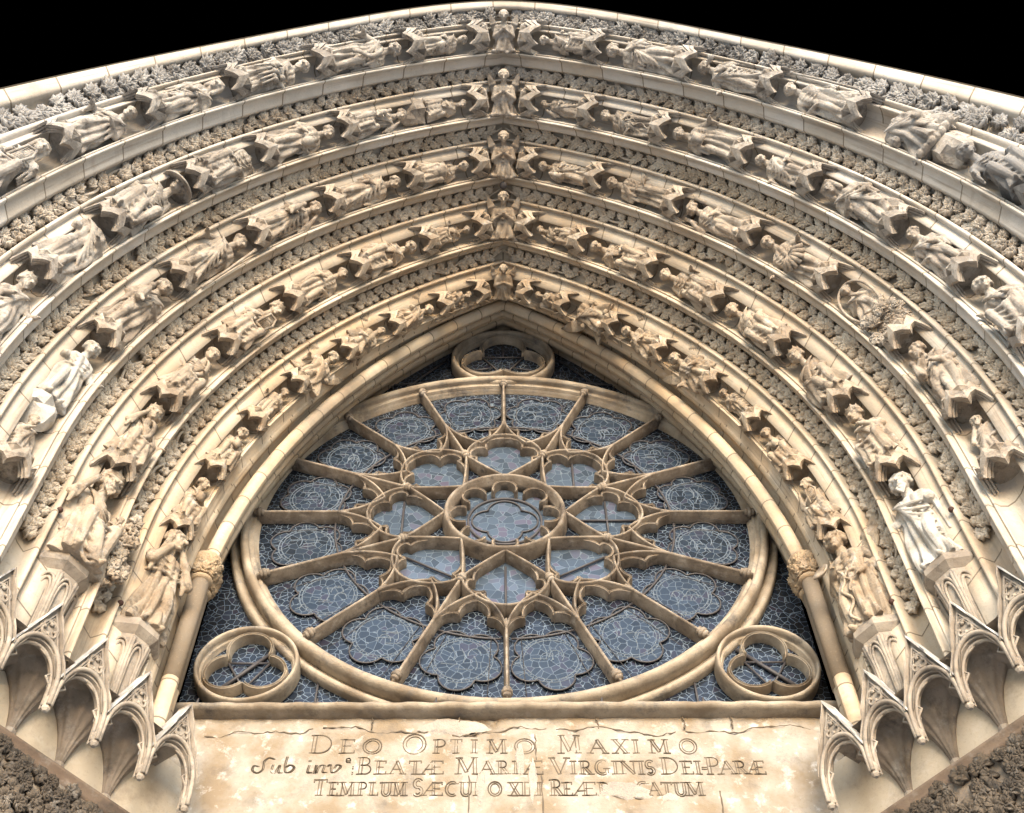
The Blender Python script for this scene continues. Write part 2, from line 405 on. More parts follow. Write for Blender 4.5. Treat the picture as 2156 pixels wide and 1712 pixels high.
# ------------------------------------------------------------------ window arch (rolls and hollows framing the glass)
P = [(-1.45, -.10), (-1.15, -.10), (-1.0, -.09), (-.97, -.07), (-.70, -.05), (-.68, -.09), (-.64, -.12), (-.56, -.14), (-.40, -.15), (-.20, -.16), (.10, -.16), (.25, -.14), (.33, -.10), (.36, -.04), (.38, -.01), (.45, .0)]
mb = MB(); uv = []; sweep(mb, P, uv)
wa = mb.build('window_arch', M_ARCH[0], uv=uv)
tag(wa, 'smooth ochre pointed window arch of roll mouldings framing the stained glass', 'arch')
def roll_along(q, b, r, n=14):
    mb = MB(); uv = []; c = Cq(q, TS); nn = Nq(q, TS); T = np.gradient(c, axis=0); T /= np.linalg.norm(T, axis=1)[:, None]
    e = np.cross(T, nn); d = np.r_[0, np.cumsum(np.linalg.norm(np.diff(c, axis=0), axis=1))]; d = d-d[-1]; rows = []
    for k in range(n+1):
        a = 2*math.pi*k/n; p = c+nn*(b+r*math.cos(a))+e*r*math.sin(a); p[-1, 0] = 0
        rows.append(np.concatenate([p*[-1, 1, 1], p[-2::-1]])); uv.extend([(x+50, q+3.2) for x in np.concatenate([d, -d[-2::-1]])])
    mb.grid(rows); mb.build('roll_moulding', M_ARCH[0], wa, uv=uv)
for q_, b_, r_ in ((.06, -.045, .082), (-.26, -.045, .07), (-.48, -.07, .048)): roll_along(q_, b_, r_)
def lathe(mb, c, prof, n=14):
    mb.loft([[(c[0]+r*math.cos(2*math.pi*k/n), c[1]+r*math.sin(2*math.pi*k/n), c[2]+z) for k in range(n)] for r, z in prof])
for side in (-1, 1):
    for k, (qc, bo, rr) in enumerate(((.06, -.045, .088), (-.26, -.045, .078))):
        zt = -.535-.012*k
        p = (Cq(qc, -.01)[0]+Nq(qc, -.01)[0]*bo)*[side, 1, 1]
        zc = zt*S; zb = -1.03*S
        w_ = 'taller' if k == 0 else 'slimmer'
        col = empty('engaged_column', Matrix.Translation((p[0], p[1], zb)))
        tag(col, ('outer' if k == 0 else 'inner')+' '+w_+' stone column with leafy brown capital at the '+('left' if side < 0 else 'right')+' foot of the window arch', 'column', 'columns carrying the window arch')
        sh = MB(); lathe(sh, (0, 0, 0), [(rr, 0), (rr, zc-zb-.14)]); sh.build('shaft', M_ARCH[0], col)
        cp = MB(); z0 = zc-zb
        lathe(cp, (0, 0, z0), [(rr*1.05, -.15), (rr*1.35, -.13), (rr*1.35, -.11), (rr*1.02, -.09), (rr*1.1, 0), (rr*1.5, .12), (rr*1.8, .15), (rr*1.8, .19), (rr*1.3, .20)])
        r_ = random.Random(5+k)
        lib = [leaf_mesh('oak', r_) for _ in range(4)]
        for row in range(2):
            for j in range(8):
                an = 2*math.pi*(j+.5*row)/8; v, f = lib[j % 4]
                X = np.array((-math.sin(an), math.cos(an), 0)); Nn = np.array((math.cos(an), math.sin(an), 0)); Y = np.array((0, 0, 1.))+Nn*.35
                PP = np.array((0, 0, z0-.06+.08*row))+Nn*(rr*.85+.02*row)+.13*(v[:, :1]*X+v[:, 1:2]*Y)+.10*v[:, 2:3]*Nn
                cp.add(PP.tolist(), f)
        cp.build('capital', M_CAPITAL, col)

# ------------------------------------------------------------------ rose window
GY = .048*S; FY = -.02*S
def pol(r, a, y=0.0): a = math.radians(a); return (r*S*math.cos(a), y, r*S*math.sin(a))
def ring(mb, cx, cz, prof, n=128):       # prof: (radius, y) closed loop, rose radii
    rows = [[(cx*S+r*S*math.cos(2*math.pi*k/n), y*S, cz*S+r*S*math.sin(2*math.pi*k/n)) for k in range(n)] for r, y in prof]
    rows.append(rows[0]); mb.grid(rows, closed=True)
def tracery_bar(mb, pts, w, y0=-.012, y1=.046, closed=False):
    """moulded bar following pts (x,z in rose radii): a rounded nose in front, chamfered sides running back to the glass"""
    m = len(pts); secs = []
    prof = [(-1.0, y1), (-.95, .020), (-.72, .013), (-.66, .004), (-.52, .001), (-.48, y0*.5), (-.3, y0*.93), (0, y0), (.3, y0*.93), (.48, y0*.5), (.52, .001), (.66, .004), (.72, .013), (.95, .020), (1.0, y1)]
    rows = []
    for i, p in enumerate(pts):
        if closed: a, b = pts[i-1], pts[(i+1) % m]
        else: a, b = pts[max(i-1, 0)], pts[min(i+1, m-1)]
        tx, tz = b[0]-a[0], b[1]-a[1]; l = math.hypot(tx, tz) or 1; nx, nz = -tz/l, tx/l
        ww = w if not callable(w) else w(i/(m-1))
        rows.append([((p[0]+nx*ww*c)*S, y*S, (p[1]+nz*ww*c)*S) for c, y in prof])
    if closed: rows.append(rows[0])
    n0 = len(mb.v); mb.grid(rows, flip=True)
    if not closed:
        k = len(prof); mb.f.append(tuple(range(n0, n0+k))); e = n0+(len(rows)-1)*k; mb.f.append(tuple(range(e+k-1, e-1, -1)))
def PQ(r, a): a = math.radians(a); return (r*math.cos(a), r*math.sin(a))
def bez(p0, p1, p2, n=12): return [((1-t)**2*p0[0]+2*t*(1-t)*p1[0]+t*t*p2[0], (1-t)**2*p0[1]+2*t*(1-t)*p1[1]+t*t*p2[1]) for t in [k/n for k in range(n+1)]]
rose = empty('rose_window'); tag(rose, 'large round rose window with stone spokes and blue leaded glass', 'rose window')
rm = MB()
ring(rm, 0, 0, [(1.0, .07), (1.003, .008), (.999, -.008), (.991, -.018), (.982, -.020), (.973, -.015), (.969, -.005), (.972, .006), (.964, .012), (.957, .008), (.951, .013), (.953, .024), (.944, .026), (.944, .036), (.938, .040), (.936, .07)], 160)
ring(rm, 0, 0, [(1.042, .07), (1.042, .04), (1.037, .026), (1.029, .022), (1.020, .027), (1.014, .038), (1.0, .045), (1.0, .07)], 160)
rm.build('rim', M_RIM, rose)
gm = MB(); gm.loft([[pol(r, 360*k/96, y) for k in range(96)] for r, y in ((.95, GY+.02), (.95, GY))]); gm.build('glass', M_GLASS, rose, smooth=False)
hb = MB(); ring(hb, 0, 0, [(.243, .05), (.241, .015), (.236, .0), (.233, -.018), (.226, -.024), (.219, -.018), (.216, .0), (.208, .012), (.205, .05)], 72)
hub = hb.build('hub_ring', M_TRAC, rose)
def foil(c, r, a0, a1, n=12): return [(c[0]+r*math.cos(math.radians(a0+(a1-a0)*i/n)), c[1]+r*math.sin(math.radians(a0+(a1-a0)*i/n))) for i in range(n+1)]
fo = MB()
for k in range(8):                       # small foils round the hub
    a0 = 45*k+22.5*0
    c = PQ(.168, a0); tracery_bar(fo, foil(c, .047, a0-112, a0+112, 14), .0065, .008, .046)
fo.build('hub_foils', M_TRAC, hub)
iq = MB(); ring(iq, 0, 0, [(.146, .05), (.146, .035), (.138, .035), (.138, .05)], 64)
qp = []
for k in range(4):
    c = PQ(.062, 90*k); qp += [(c[0]+.066*math.cos(math.radians(90*k+x)), c[1]+.066*math.sin(math.radians(90*k+x))) for x in range(-88, 89, 11)]
iq.tube([(x*S, .04*S, z*S) for x, z in qp], .012, 6, closed=True)
iq.build('iron_quatrefoil', M_IRON, hub)
hg = MB(); hg.loft([[pol(r, 360*k/48, y) for k in range(48)] for r, y in ((.205, GY), (.205, GY-.012))]); hg.build('pane', M_GLASS_PALE, hub, smooth=False)
for k in range(8):
    A = 45*k+90
    # main spokes stand between the petals, secondary spokes on their axes
    for sec in (0, 1):
        an = A+(22.5 if not sec else 0); sp = MB(); r0 = .405 if not sec else .60
        tracery_bar(sp, [PQ(r0+(.966-r0)*i/10, an) for i in range(11)], .0115 if not sec else .0095)
        dx, dz = math.cos(math.radians(an)), math.sin(math.radians(an))
        so_ = sp.build('spoke', M_TRAC, rose)
        cl = MB()
        for rr in ((.405, .925) if not sec else (.93,)):
            for d_, q_ in ((0, .0155), (.012, .020), (.024, .0155)):
                p0 = PQ(rr+d_-.006, an); p1 = PQ(rr+d_+.006, an)
                cl.tube([(p0[0]*S, -.005*S, p0[1]*S), (p1[0]*S, -.005*S, p1[1]*S)], q_*S*.95, 10)
        cl.build('collar', M_TRAC, so_)
    pt = MB()
    L1 = bez(PQ(.232, A), PQ(.315, A+16), PQ(.405, A+22.3), 12); L2 = bez(PQ(.232, A), PQ(.315, A-16), PQ(.405, A-22.3), 12)
    out = bez(PQ(.405, A+22.3), PQ(.47, A+20), PQ(.505, A+10), 8)+bez(PQ(.505, A+10), PQ(.53, A+5), PQ(.53, A), 6)[1:]
    out2 = bez(PQ(.405, A-22.3), PQ(.47, A-20), PQ(.505, A-10), 8)+bez(PQ(.505, A-10), PQ(.53, A-5), PQ(.53, A), 6)[1:]
    tracery_bar(pt, L1+out[1:], .0095); tracery_bar(pt, (L2+out2[1:]), .0095)
    pet = pt.build('petal', M_TRAC, rose)
    cu = MB()                             # trefoil cusping inside the petal
    cz = PQ(.395, A)
    up = (math.cos(math.radians(A)), math.sin(math.radians(A))); sd_ = (-up[1], up[0])
    def loc(u, v): return (cz[0]+up[0]*u+sd_[0]*v, cz[1]+up[1]*u+sd_[1]*v)
    P_ = loc(.048, 0)
    for sg, Lc in ((1, L1), (-1, L2)):
        cp_ = PQ(.452, A+sg*9.3); a_ = Lc[4]
        tracery_bar(cu, bez(a_, PQ(.355, A+sg*20.5), PQ(.40, A+sg*16.6), 6)[:-1]+bez(PQ(.40, A+sg*16.6), PQ(.405, A+sg*21.5), PQ(.44, A+sg*18.5), 6)[:-1]+bez(PQ(.44, A+sg*18.5), PQ(.478, A+sg*15), cp_, 6), .0065, .006, .046)
        tracery_bar(cu, bez(cp_, PQ(.505, A+sg*10), PQ(.517, A+sg*4), 8)[:-1]+[PQ(.517, A+sg*4), PQ(.52, A)], .0065, .006, .046)
    cu.build('cusps', M_TRAC, pet)
    pg = MB(); pl = L1+out[1:]+out2[::-1][1:]+L2[::-1][1:-1]
    pg.prism([(x*S, z*S) for x, z in pl], GY-.012, GY); pg.build('pane', M_GLASS_PALE, pet, smooth=False)
    ib = MB()
    if k in (0, 4, 2, 6, 7, 5, 3): 
        tl = {0: 90, 4: 90, 2: 90, 6: 90, 7: 90, 5: 32, 3: -32}[k]; d_ = (math.cos(math.radians(tl))*.115, math.sin(math.radians(tl))*.115)
        ib.tube([((cz[0]-d_[0])*S, .035*S, (cz[1]-d_[1])*S), ((cz[0]+d_[0])*S, .035*S, (cz[1]+d_[1])*S)], .014, 6)
        if k == 6: ib.tube([((cz[0]-.12)*S, .037*S, cz[1]*S), ((cz[0]+.12)*S, .037*S, cz[1]*S)], .014, 6)
        if k != 0: ib.build('iron_bar', M_IRON, pet)
M_MED = glass('medallion_glass', 12, (.020, .029, .043), .03)
for k in range(16):
    A0 = 90+22.5*k; Am = A0+11.25; A1 = A0+22.5
    sec_first = (k % 2 == 0)
    ph = MB(); w_ = .0088
    tip = PQ(.478, Am)
    for ab in (A0, A1):
        issec = abs(((ab-90) % 45)) < 1e-6
        inn = PQ(.645 if issec else .66, ab)
        ctl = PQ(.545, Am+(ab-Am)*.86)
        tracery_bar(ph, bez(inn, ctl, tip, 14), w_)
    lh = ph.build('lancet_head', M_TRAC, rose)
    cu = MB()
    for sg in (-1, 1):
        ab = Am+sg*11.25
        br = bez(PQ(.65, ab), PQ(.545, Am+(ab-Am)*.86), tip, 20)
        cp_ = PQ(.583, Am+sg*5.2)
        tracery_bar(cu, bez(br[1], br[7], cp_, 8), .006, .008, .046)
        tracery_bar(cu, bez(cp_, br[13], PQ(.503, Am), 8), .006, .008, .046)
    cu.build('cusps', M_TRAC, lh)
    # iron medallion: six foils, with a painted panel inside
    mc = PQ(.762, Am); rr = .140; mp = []
    nf = 5 if k in (7, 8, 6, 9, 5, 10) else 6
    for x in range(120):
        a_ = 2*math.pi*x/120; sec = 2*math.pi/nf; off_ = math.radians(Am)+(0 if nf == 5 else sec/2)
        dl = (a_-off_+sec/2) % sec-sec/2; cc, ro = (.58, .44) if nf == 5 else (.60, .40)
        rad_ = rr*(cc*math.cos(dl)+math.sqrt(max(0, ro*ro-(cc*math.sin(dl))**2)))
        mp.append((mc[0]+rad_*math.cos(a_), mc[1]+rad_*math.sin(a_)))
    md = MB(); md.tube([(x*S, GY-.028, z*S) for x, z in mp], .0095, 6, closed=True)
    med = md.build('medallion_frame', M_IRON, rose)
    mg = MB(); mg.v = [(mc[0]*S, GY-.018, mc[1]*S)]+[(x*S, GY-.018, z*S) for x, z in mp]; mg.f = [(0, i+1, (i+1) % len(mp)+1) for i in range(len(mp))]; mg.build('pane', M_MED, med, smooth=False)
    le = MB(); r_ = random.Random(k*3+1); yy = GY-.02
    def came(pts, cl=False, w=.0055): le.tube([(x*S, yy, z*S) for x, z in pts], w, 4, closed=cl)
    def circ(r, n=36, sx=1.0): return [(mc[0]+r*math.cos(2*math.pi*i/n), mc[1]+r*math.sin(2*math.pi*i/n)) for i in range(n)]
    came(circ(rr*.66), True); came(circ(rr*.74), True)
    for j in range(24):
        b0 = 2*math.pi*j/24; came([(mc[0]+x*rr*math.cos(b0), mc[1]+x*rr*math.sin(b0)) for x in (.67, .73)])
    for j in range(nf*3):
        b0 = 2*math.pi*(j+r_.uniform(-.2, .2))/(nf*3); came([(mc[0]+x*rr*math.cos(b0), mc[1]+x*rr*math.sin(b0)) for x in (.74, .93)])
    for j in range(6):                   # arches and folds of the little scene
        cx_, cz_ = mc[0]+r_.uniform(-.35, .35)*rr, mc[1]+r_.uniform(-.3, .3)*rr
        kd = r_.randrange(3)
        if kd == 0: came([(cx_+.16*rr*math.cos(math.radians(x)), cz_+.25*rr*math.sin(math.radians(x))) for x in range(0, 181, 20)])
        elif kd == 1: came([(cx_-.2*rr, cz_), (cx_+.2*rr, cz_+r_.uniform(-.1, .1)*rr)])
        else: came([(cx_+.05*rr*math.sin(x), cz_+(x-2)*.12*rr) for x in range(5)])
    le.build('leading', M_LEAD, med, smooth=False)
    bar = MB(); bar.tube([pol(.652, A0+1.5+19.5*i/8, GY-.03) for i in range(9)], .013, 6)
    for j_ in (A0+4.5, A1-4.5):
        bar.tube([pol(.655, j_, GY-.028), pol(.93, j_+(Am-j_)*-.08, GY-.028)], .004, 4)
    bar.build('saddle_bar', M_IRON, rose)

# glazing of the corners left over between rose and arch
def glaz(pts, label):
    mb = MB(); mb.prism([(x*S, z*S) for x, z in pts], GY+.05, GY+.07)
    o = mb.build('spandrel_glazing', M_GLASS, smooth=False); tag(o, label, 'window glazing', 'leaded corner glazing round the rose')
    return o
e_, r_, zc_, y_ = ORD[-1]
def xi(z): return -e_+math.sqrt(r_*r_-(min(z, 1.5)-zc_)**2)+.14
zz = [0.02+(1.60-.02)*k/20 for k in range(21)]
for sg, wd in ((-1, 'left'), (1, 'right')):
    o = glaz([(sg*.004, .02)]+[(sg*max(xi(z), .004), z) for z in zz]+[(sg*.004, 1.61)], 'dark leaded glass in the top '+wd+' corner between rose rim and arch apex')
    b = MB()
    for (xa, za, xb, zb) in ((.27, 1.25, .50, .93), (.30, 1.06, .62, 1.02), (.52, 1.06, .48, .90)):
        b.tube([(sg*xa*S, GY+.03, za*S), (sg*xb*S, GY+.03, zb*S)], .014, 6)
    b.build('iron_bar', M_IRON, o)
    o = glaz([(sg*.004, -.0), (sg*1.06, -.0), (sg*1.06, -1.05), (sg*.004, -1.05)], 'blue leaded glass in the bottom '+wd+' corner beside the small round light')
    b = MB(); b.tube([(sg*.62*S, GY+.03, -.75*S), (sg*.62*S, GY+.03, -1.0*S)], .012, 6); b.build('iron_bar', M_IRON, o)

# three small trefoil roundels
def roundel(cx, cz, R, label, bars):
    t = empty('trefoil_roundel', Matrix.Translation((cx*S, 0, cz*S))); tag(t, label, 'round window', 'trefoil roundels round the rose')
    mb = MB(); ring(mb, 0, 0, [(R, .06), (R*1.005, .02), (R*.99, .0), (R*.955, -.009), (R*.92, -.002), (R*.905, .014), (R*.912, .026), (R*.88, .022), (R*.855, .028), (R*.855, .038), (R*.835, .04), (R*.825, .06)], 72)
    mb.build('ring', M_RIM, t)
    tf = MB(); d = R*.40; q = R*.425
    for j in range(3):
        a = 90+120*j; c = (d*math.cos(math.radians(a)), d*math.sin(math.radians(a)))
        tracery_bar(tf, foil(c, q, a-110, a+110, 20), R*.042, .022, .05)
    tf.build('trefoil', M_RIM, t)
    gb = MB(); gb.loft([[(r*S*math.cos(2*math.pi*k/48), y, r*S*math.sin(2*math.pi*k/48)) for k in range(48)] for r, y in ((R*.87, GY+.01), (R*.87, GY-.005))])
    gb.build('glass', M_GLASS, t, smooth=False)
    ib = MB()
    for (x0, z0, x1, z1, w) in bars: ib.tube([(x0*R*S, GY-.03, z0*R*S), (x1*R*S, GY-.03, z1*R*S)], w, 6)
    ib.build('iron_bar', M_IRON, t)
V3 = [(-.40, .20, .40, .20, .012), (-.40, .20, 0, -.48, .012), (.40, .20, 0, -.48, .012)]
roundel(0, 1.20, .243, 'oval looking trefoil roundel at the top of the window under the arch point', V3+[(0, .2, 0, .7, .012), (-.2, -.2, -.6, -.3, .012), (.2, -.2, .6, -.3, .012)])
roundel(-.855, -.80, .172, 'trefoil roundel in the bottom left window corner, iron bar rising to the right', V3+[(-.5, -.55, .45, .55, .022)])
roundel(.865, -.80, .172, 'trefoil roundel in the bottom right window corner, iron bar falling to the right', V3+[(-.5, .55, .55, -.5, .022)])

# sill, lintel with the inscription
mb = MB(); n_ = 90
sp_ = [(-.02, -1.015), (-.036, -1.014), (-.045, -1.018), (-.048, -1.026), (-.044, -1.034), (-.032, -1.038), (-.01, -1.038), (.05, -1.038), (.06, -1.0)]
r_ = random.Random(3)
rows = []
for k in range(n_+1):
    x = -1.085+2.18*k/n_; d = .003*math.sin(k*1.3)+r_.uniform(-.002, .002)
    rows.append([(x*S, (y+d)*S, (z+.3*d)*S) for y, z in sp_])
mb.loft(rows); tag(mb.build('window_sill', M_RIM), 'long rounded stone sill with dark stains under the rose window', 'sill', kind='thing')
for x in (418, 667, 915, 1262, 1475):
    px = (x-1064)/(1790-360)*2.147
    s = MB(); s.tube([(px*S, -.03*S, -1.02*S), (px*S, -.03*S, -.995*S), (px*S+.005, -.03*S, -.985*S)], [.014, .012, .004], 6)
    s.box((px*S, -.03*S, -1.014*S), (.05, .05, .02))
    tag(s.build('iron_spike', M_IRON), {418: 'black iron spike on the sill, below the left roundel', 667: 'black iron spike on the sill just right of the left roundel', 915: 'black iron spike on the sill left of the centre mullion', 1262: 'black iron spike on the sill right of the centre mullion', 1475: 'black iron spike on the sill just left of the right roundel'}[x], 'spike', 'iron spikes on the window sill')
lin = MB(); nx, nz = 120, 50
r_ = random.Random(8)
def crack(x): return -1.093+.012*math.sin(x*9)+.008*math.sin(x*23+1)+.005*math.sin(x*51)
rows = []
zs_ = sorted([-1.03-.75*k/nz for k in range(nz+1)], reverse=True)
for z in zs_:
    row = []
    for k in range(nx+1):
        x = -1.02+2.04*k/nx
        y = .008 if z > crack(x) else 0.0
        if z > crack(x) and -.22 < x < -.02: y = .016+.006*math.sin(x*90)*math.sin(z*200)
        y += .0012*math.sin(x*37+z*51)+r_.uniform(-.0008, .0008)
        row.append((x*S, y*S, z*S))
    rows.append(row)
lin.grid(rows)
lo = lin.build('inscribed_lintel', M_LINTEL); tag(lo, 'blotchy ochre stone lintel with three lines of Latin lettering under the window', 'lintel', kind='thing')

r_ = random.Random(12); mb = MB()
for (xa, xb) in ((-.93, -.60), (-.57, -.20), (-.17, .12), (.15, .52), (.55, .94)):
    n_ = 26; P_ = [((xa+(xb-xa)*k/n_)*S, -.001, (crack(xa+(xb-xa)*k/n_)-.004+r_.uniform(-.004, .004))*S) for k in range(n_+1)]
    mb.tube(P_, [.003+.008*r_.random()**2 for _ in P_], 5)
mb.build('crack', M_LETTER, lo)
for (x_, za, zb) in ((-.42, -1.04, -1.09), (-.15, -1.04, -1.09), (.28, -1.04, -1.09), (.55, -1.04, -1.09), (.70, -1.04, -1.09), (-.115, -1.27, -1.42), (.085, -1.11, -1.21), (.10, -1.27, -1.42), (.62, -1.33, -1.44)):
    mb = MB(); mb.tube([((x_+r_.uniform(-.003, .003))*S, -.001, (za+(zb-za)*k/8)*S) for k in range(9)], [.004+.006*r_.random() for _ in range(9)], 5); mb.build('seam', M_LETTER, lo)
# Roman capitals built from strokes: k = thick (cut as two edges), n = thin
def arc(cx, cz, rx, rz, a0, a1, n=12): return [(cx+rx*math.cos(math.radians(a0+(a1-a0)*i/n)), cz+rz*math.sin(math.radians(a0+(a1-a0)*i/n))) for i in range(n+1)]
GL = {
'A': ([('n', [(.05, 0), (.5, 1)]), ('k', [(.5, 1), (.95, 0)]), ('n', [(.22, .36), (.78, .36)])], [(.05, 0), (.95, 0)]),
'B': ([('k', [(.22, 0), (.22, 1)]), ('n', [(.22, 1)]+arc(.5, .77, .3, .23, 90, -90)+[(.22, .54)]), ('n', [(.22, .54)]+arc(.55, .27, .37, .27, 90, -90)+[(.22, 0)])], [(.2, 0), (.2, 1)]),
'C': ([('k', arc(.55, .5, .48, .5, 60, 300, 20))], [(.8, .9)]),
'D': ([('k', [(.2, 0), (.2, 1)]), ('n', [(.2, 1), (.4, 1)]+arc(.42, .5, .52, .5, 90, -90, 16)+[(.2, 0)])], [(.18, 0), (.18, 1)]),
'E': ([('k', [(.22, 0), (.22, 1)]), ('n', [(.22, 1), (.9, 1), (.9, .85)]), ('n', [(.22, .52), (.7, .52)]), ('n', [(.22, 0), (.95, 0), (.95, .17)])], [(.2, 0), (.2, 1)]),
'G': ([('k', arc(.5, .5, .45, .5, 55, 300, 20)), ('k', [(.85, 0.1), (.85, .42)])], [(.85, .42)]),
'I': ([('k', [(.5, 0), (.5, 1)])], [(.5, 0), (.5, 1)]),
'L': ([('k', [(.25, 0), (.25, 1)]), ('n', [(.25, 0), (.95, 0), (.95, .2)])], [(.25, 0), (.25, 1)]),
'M': ([('n', [(.1, 0), (.14, 1)]), ('k', [(.14, 1), (.5, .12)]), ('n', [(.5, .12), (.86, 1)]), ('k', [(.86, 1), (.9, 0)])], [(.1, 0), (.9, 0), (.14, 1), (.86, 1)]),
'N': ([('n', [(.12, 0), (.12, 1)]), ('k', [(.12, 1), (.88, 0)]), ('n', [(.88, 0), (.88, 1)])], [(.12, 0), (.12, 1), (.88, 1)]),
'O': ([('k', arc(.5, .5, .46, .5, 0, 360, 24))], []),
'P': ([('k', [(.25, 0), (.25, 1)]), ('n', [(.25, 1)]+arc(.55, .74, .36, .26, 90, -90)+[(.25, .48)])], [(.25, 0), (.25, 1)]),
'R': ([('k', [(.2, 0), (.2, 1)]), ('n', [(.2, 1)]+arc(.5, .75, .32, .25, 90, -90)+[(.2, .5)]), ('k', [(.5, .5), (.95, 0)])], [(.2, 0), (.2, 1), (.95, 0)]),
'S': ([('k', arc(.5, .74, .34, .26, 40, 250, 12)+arc(.5, .25, .36, .25, 80, -140, 12))], []),
'T': ([('k', [(.5, 0), (.5, 1)]), ('n', [(.05, .85), (.05, 1), (.95, 1), (.95, .85)])], [(.5, 0)]),
'U': ([('k', [(.18, 1), (.18, .3)]+arc(.5, .3, .32, .3, 180, 360)+[(.82, 1)])], [(.18, 1), (.82, 1)]),
'V': ([('k', [(.08, 1), (.5, 0)]), ('n', [(.5, 0), (.92, 1)])], [(.08, 1), (.92, 1)]),
'X': ([('k', [(.1, 1), (.9, 0)]), ('n', [(.1, 0), (.9, 1)])], [(.1, 0), (.9, 0), (.1, 1), (.9, 1)]),
'Æ': ([('n', [(.02, 0), (.46, 1)]), ('k', [(.52, 0), (.52, 1)]), ('n', [(.16, .36), (.52, .36)]), ('n', [(.46, 1), (.95, 1), (.95, .85)]), ('n', [(.52, .52), (.84, .52)]), ('n', [(.52, 0), (.98, 0), (.98, .17)])], [(.02, 0), (.52, 0)]),
'-': ([('k', [(.1, .45), (.9, .45)])], []), ':': ([('k', [(.4, .05), (.6, .05)]), ('k', [(.4, .5), (.6, .5)])], []),
'.': ([('k', [(.3, .05), (.7, .05)])], []),
}
def uvp(x, y, yp):        # a point of the inscription plane, from its measured place on the wall
    cx, yaw, pitch, roll, f, D, H = -0.043, 0.0278, 1.0005, -0.0225, 2541.5, 2.8563, 3.6943
    cy, sy = math.cos(yaw), math.sin(yaw)
    F = np.array((sy*math.cos(pitch), cy*math.cos(pitch), math.sin(pitch))); R = np.array((cy, -sy, 0)); U = np.cross(R, F)
    R2 = R*math.cos(roll)+U*math.sin(roll); U2 = -R*math.sin(roll)+U*math.cos(roll)
    d = F+(x-1078)/f*R2-(y-856)/f*U2; k = (yp+D)/d[1]
    return np.array((cx, -D, -H))+d*k
def stroke(mb, pts, w):
    m = len(pts)
    for i in range(m-1):
        a, b = Vector((pts[i][0], 0, pts[i][1])), Vector((pts[i+1][0], 0, pts[i+1][1])); d = b-a
        if d.length < 1e-6: continue
        d.normalize(); n = Vector((-d.z, 0, d.x))*w/2; a = a-d*w*.3; b = b+d*w*.3
        mb.add([(p.x, y, p.z) for y in (-.005, .012) for p in (a-n, b-n, b+n, a+n)], [(0, 1, 2, 3), (0, 4, 5, 1), (1, 5, 6, 2), (2, 6, 7, 3), (3, 7, 4, 0)])
def letter(mb, ch, x0, x1, z0, z1):
    st, se = GL[ch]; T = lambda p: (x0+(x1-x0)*p[0], z0+(z1-z0)*p[1])
    for kd, pts in st:
        q = [T(p) for p in pts]
        if kd == 'n': stroke(mb, q, .011)
        else:
            g_ = .030*min(1, (z1-z0)/.2)/2
            for sg in (-1, 1):
                qq = []
                for i, p in enumerate(q):
                    a, b = q[max(i-1, 0)], q[min(i+1, len(q)-1)]
                    if ch == 'O': a, b = q[(i-1) % (len(q)-1)], q[(i+1) % (len(q)-1)]
                    tx, tz = b[0]-a[0], b[1]-a[1]; l = math.hypot(tx, tz) or 1
                    qq.append((p[0]-tz/l*g_*sg, p[1]+tx/l*g_*sg))
                stroke(mb, qq, .010 if sg < 0 else .007)
    for p in se:
        c = T(p); stroke(mb, [(c[0]-.03, c[1]), (c[0]+.03, c[1])], .010)
L1 = [('D', 649, 698, 1), ('E', 714, 747, 0), ('O', 764, 801, 0), ('O', 849, 894, 1), ('P', 911, 939, 0), ('T', 947, 973, 0), ('I', 988, 1008, 0), ('M', 1027, 1065, 0), ('O', 1085, 1125, 0), ('M', 1177, 1222, 1), ('A', 1241, 1277, 0), ('X', 1293, 1322, 0), ('I', 1331, 1349, 0), ('M', 1369, 1409, 0), ('O', 1434, 1468, 0)]
L2 = [('B', 751, 782, 1), ('E', 789, 813, 0), ('A', 820, 849, 0), ('T', 859, 887, 0), ('Æ', 887, 934, 0), ('M', 960, 1005, 1), ('A', 1010, 1041, 0), ('R', 1048, 1070, 0), ('I', 1078, 1094, 0), ('Æ', 1103, 1144, 0), ('V', 1160, 1198, 1), ('I', 1201, 1215, 0), ('R', 1222, 1246, 0), ('G', 1255, 1283, 0), ('I', 1289, 1304, 0), ('N', 1308, 1340, 0), ('I', 1344, 1359, 0), ('S', 1360, 1381, 0), ('D', 1393, 1431, 1), ('E', 1437, 1462, 0), ('I', 1465, 1479, 0), ('-', 1479, 1492, 0), ('P', 1488, 1519, 1), ('A', 1517, 1548, 0), ('R', 1550, 1574, 0), ('Æ', 1576, 1614, 0), (':', 737, 746, 0)]
L3 = [('T', 656, 686, 1), ('E', 692, 710, 0), ('M', 714, 744, 0), ('P', 751, 771, 0), ('L', 776, 796, 0), ('U', 801, 823, 0), ('M', 827, 853, 0), ('S', 868, 890, 1), ('Æ', 890, 932, 0), ('C', 938, 963, 0), ('U', 968, 994, 0), ('L', 999, 1016, 0), ('O', 1029, 1055, 0), ('X', 1074, 1094, 0), ('I', 1096, 1110, 0), ('I', 1111, 1125, 0), ('I', 1128, 1142, 0), ('R', 1160, 1184, 1), ('E', 1187, 1207, 0), ('Æ', 1208, 1257, 0), ('D', 1262, 1286, 0), ('C', 1343, 1366, 0), ('A', 1366, 1393, 0), ('T', 1394, 1418, 0), ('U', 1422, 1448, 0), ('M', 1448, 1482, 0)]
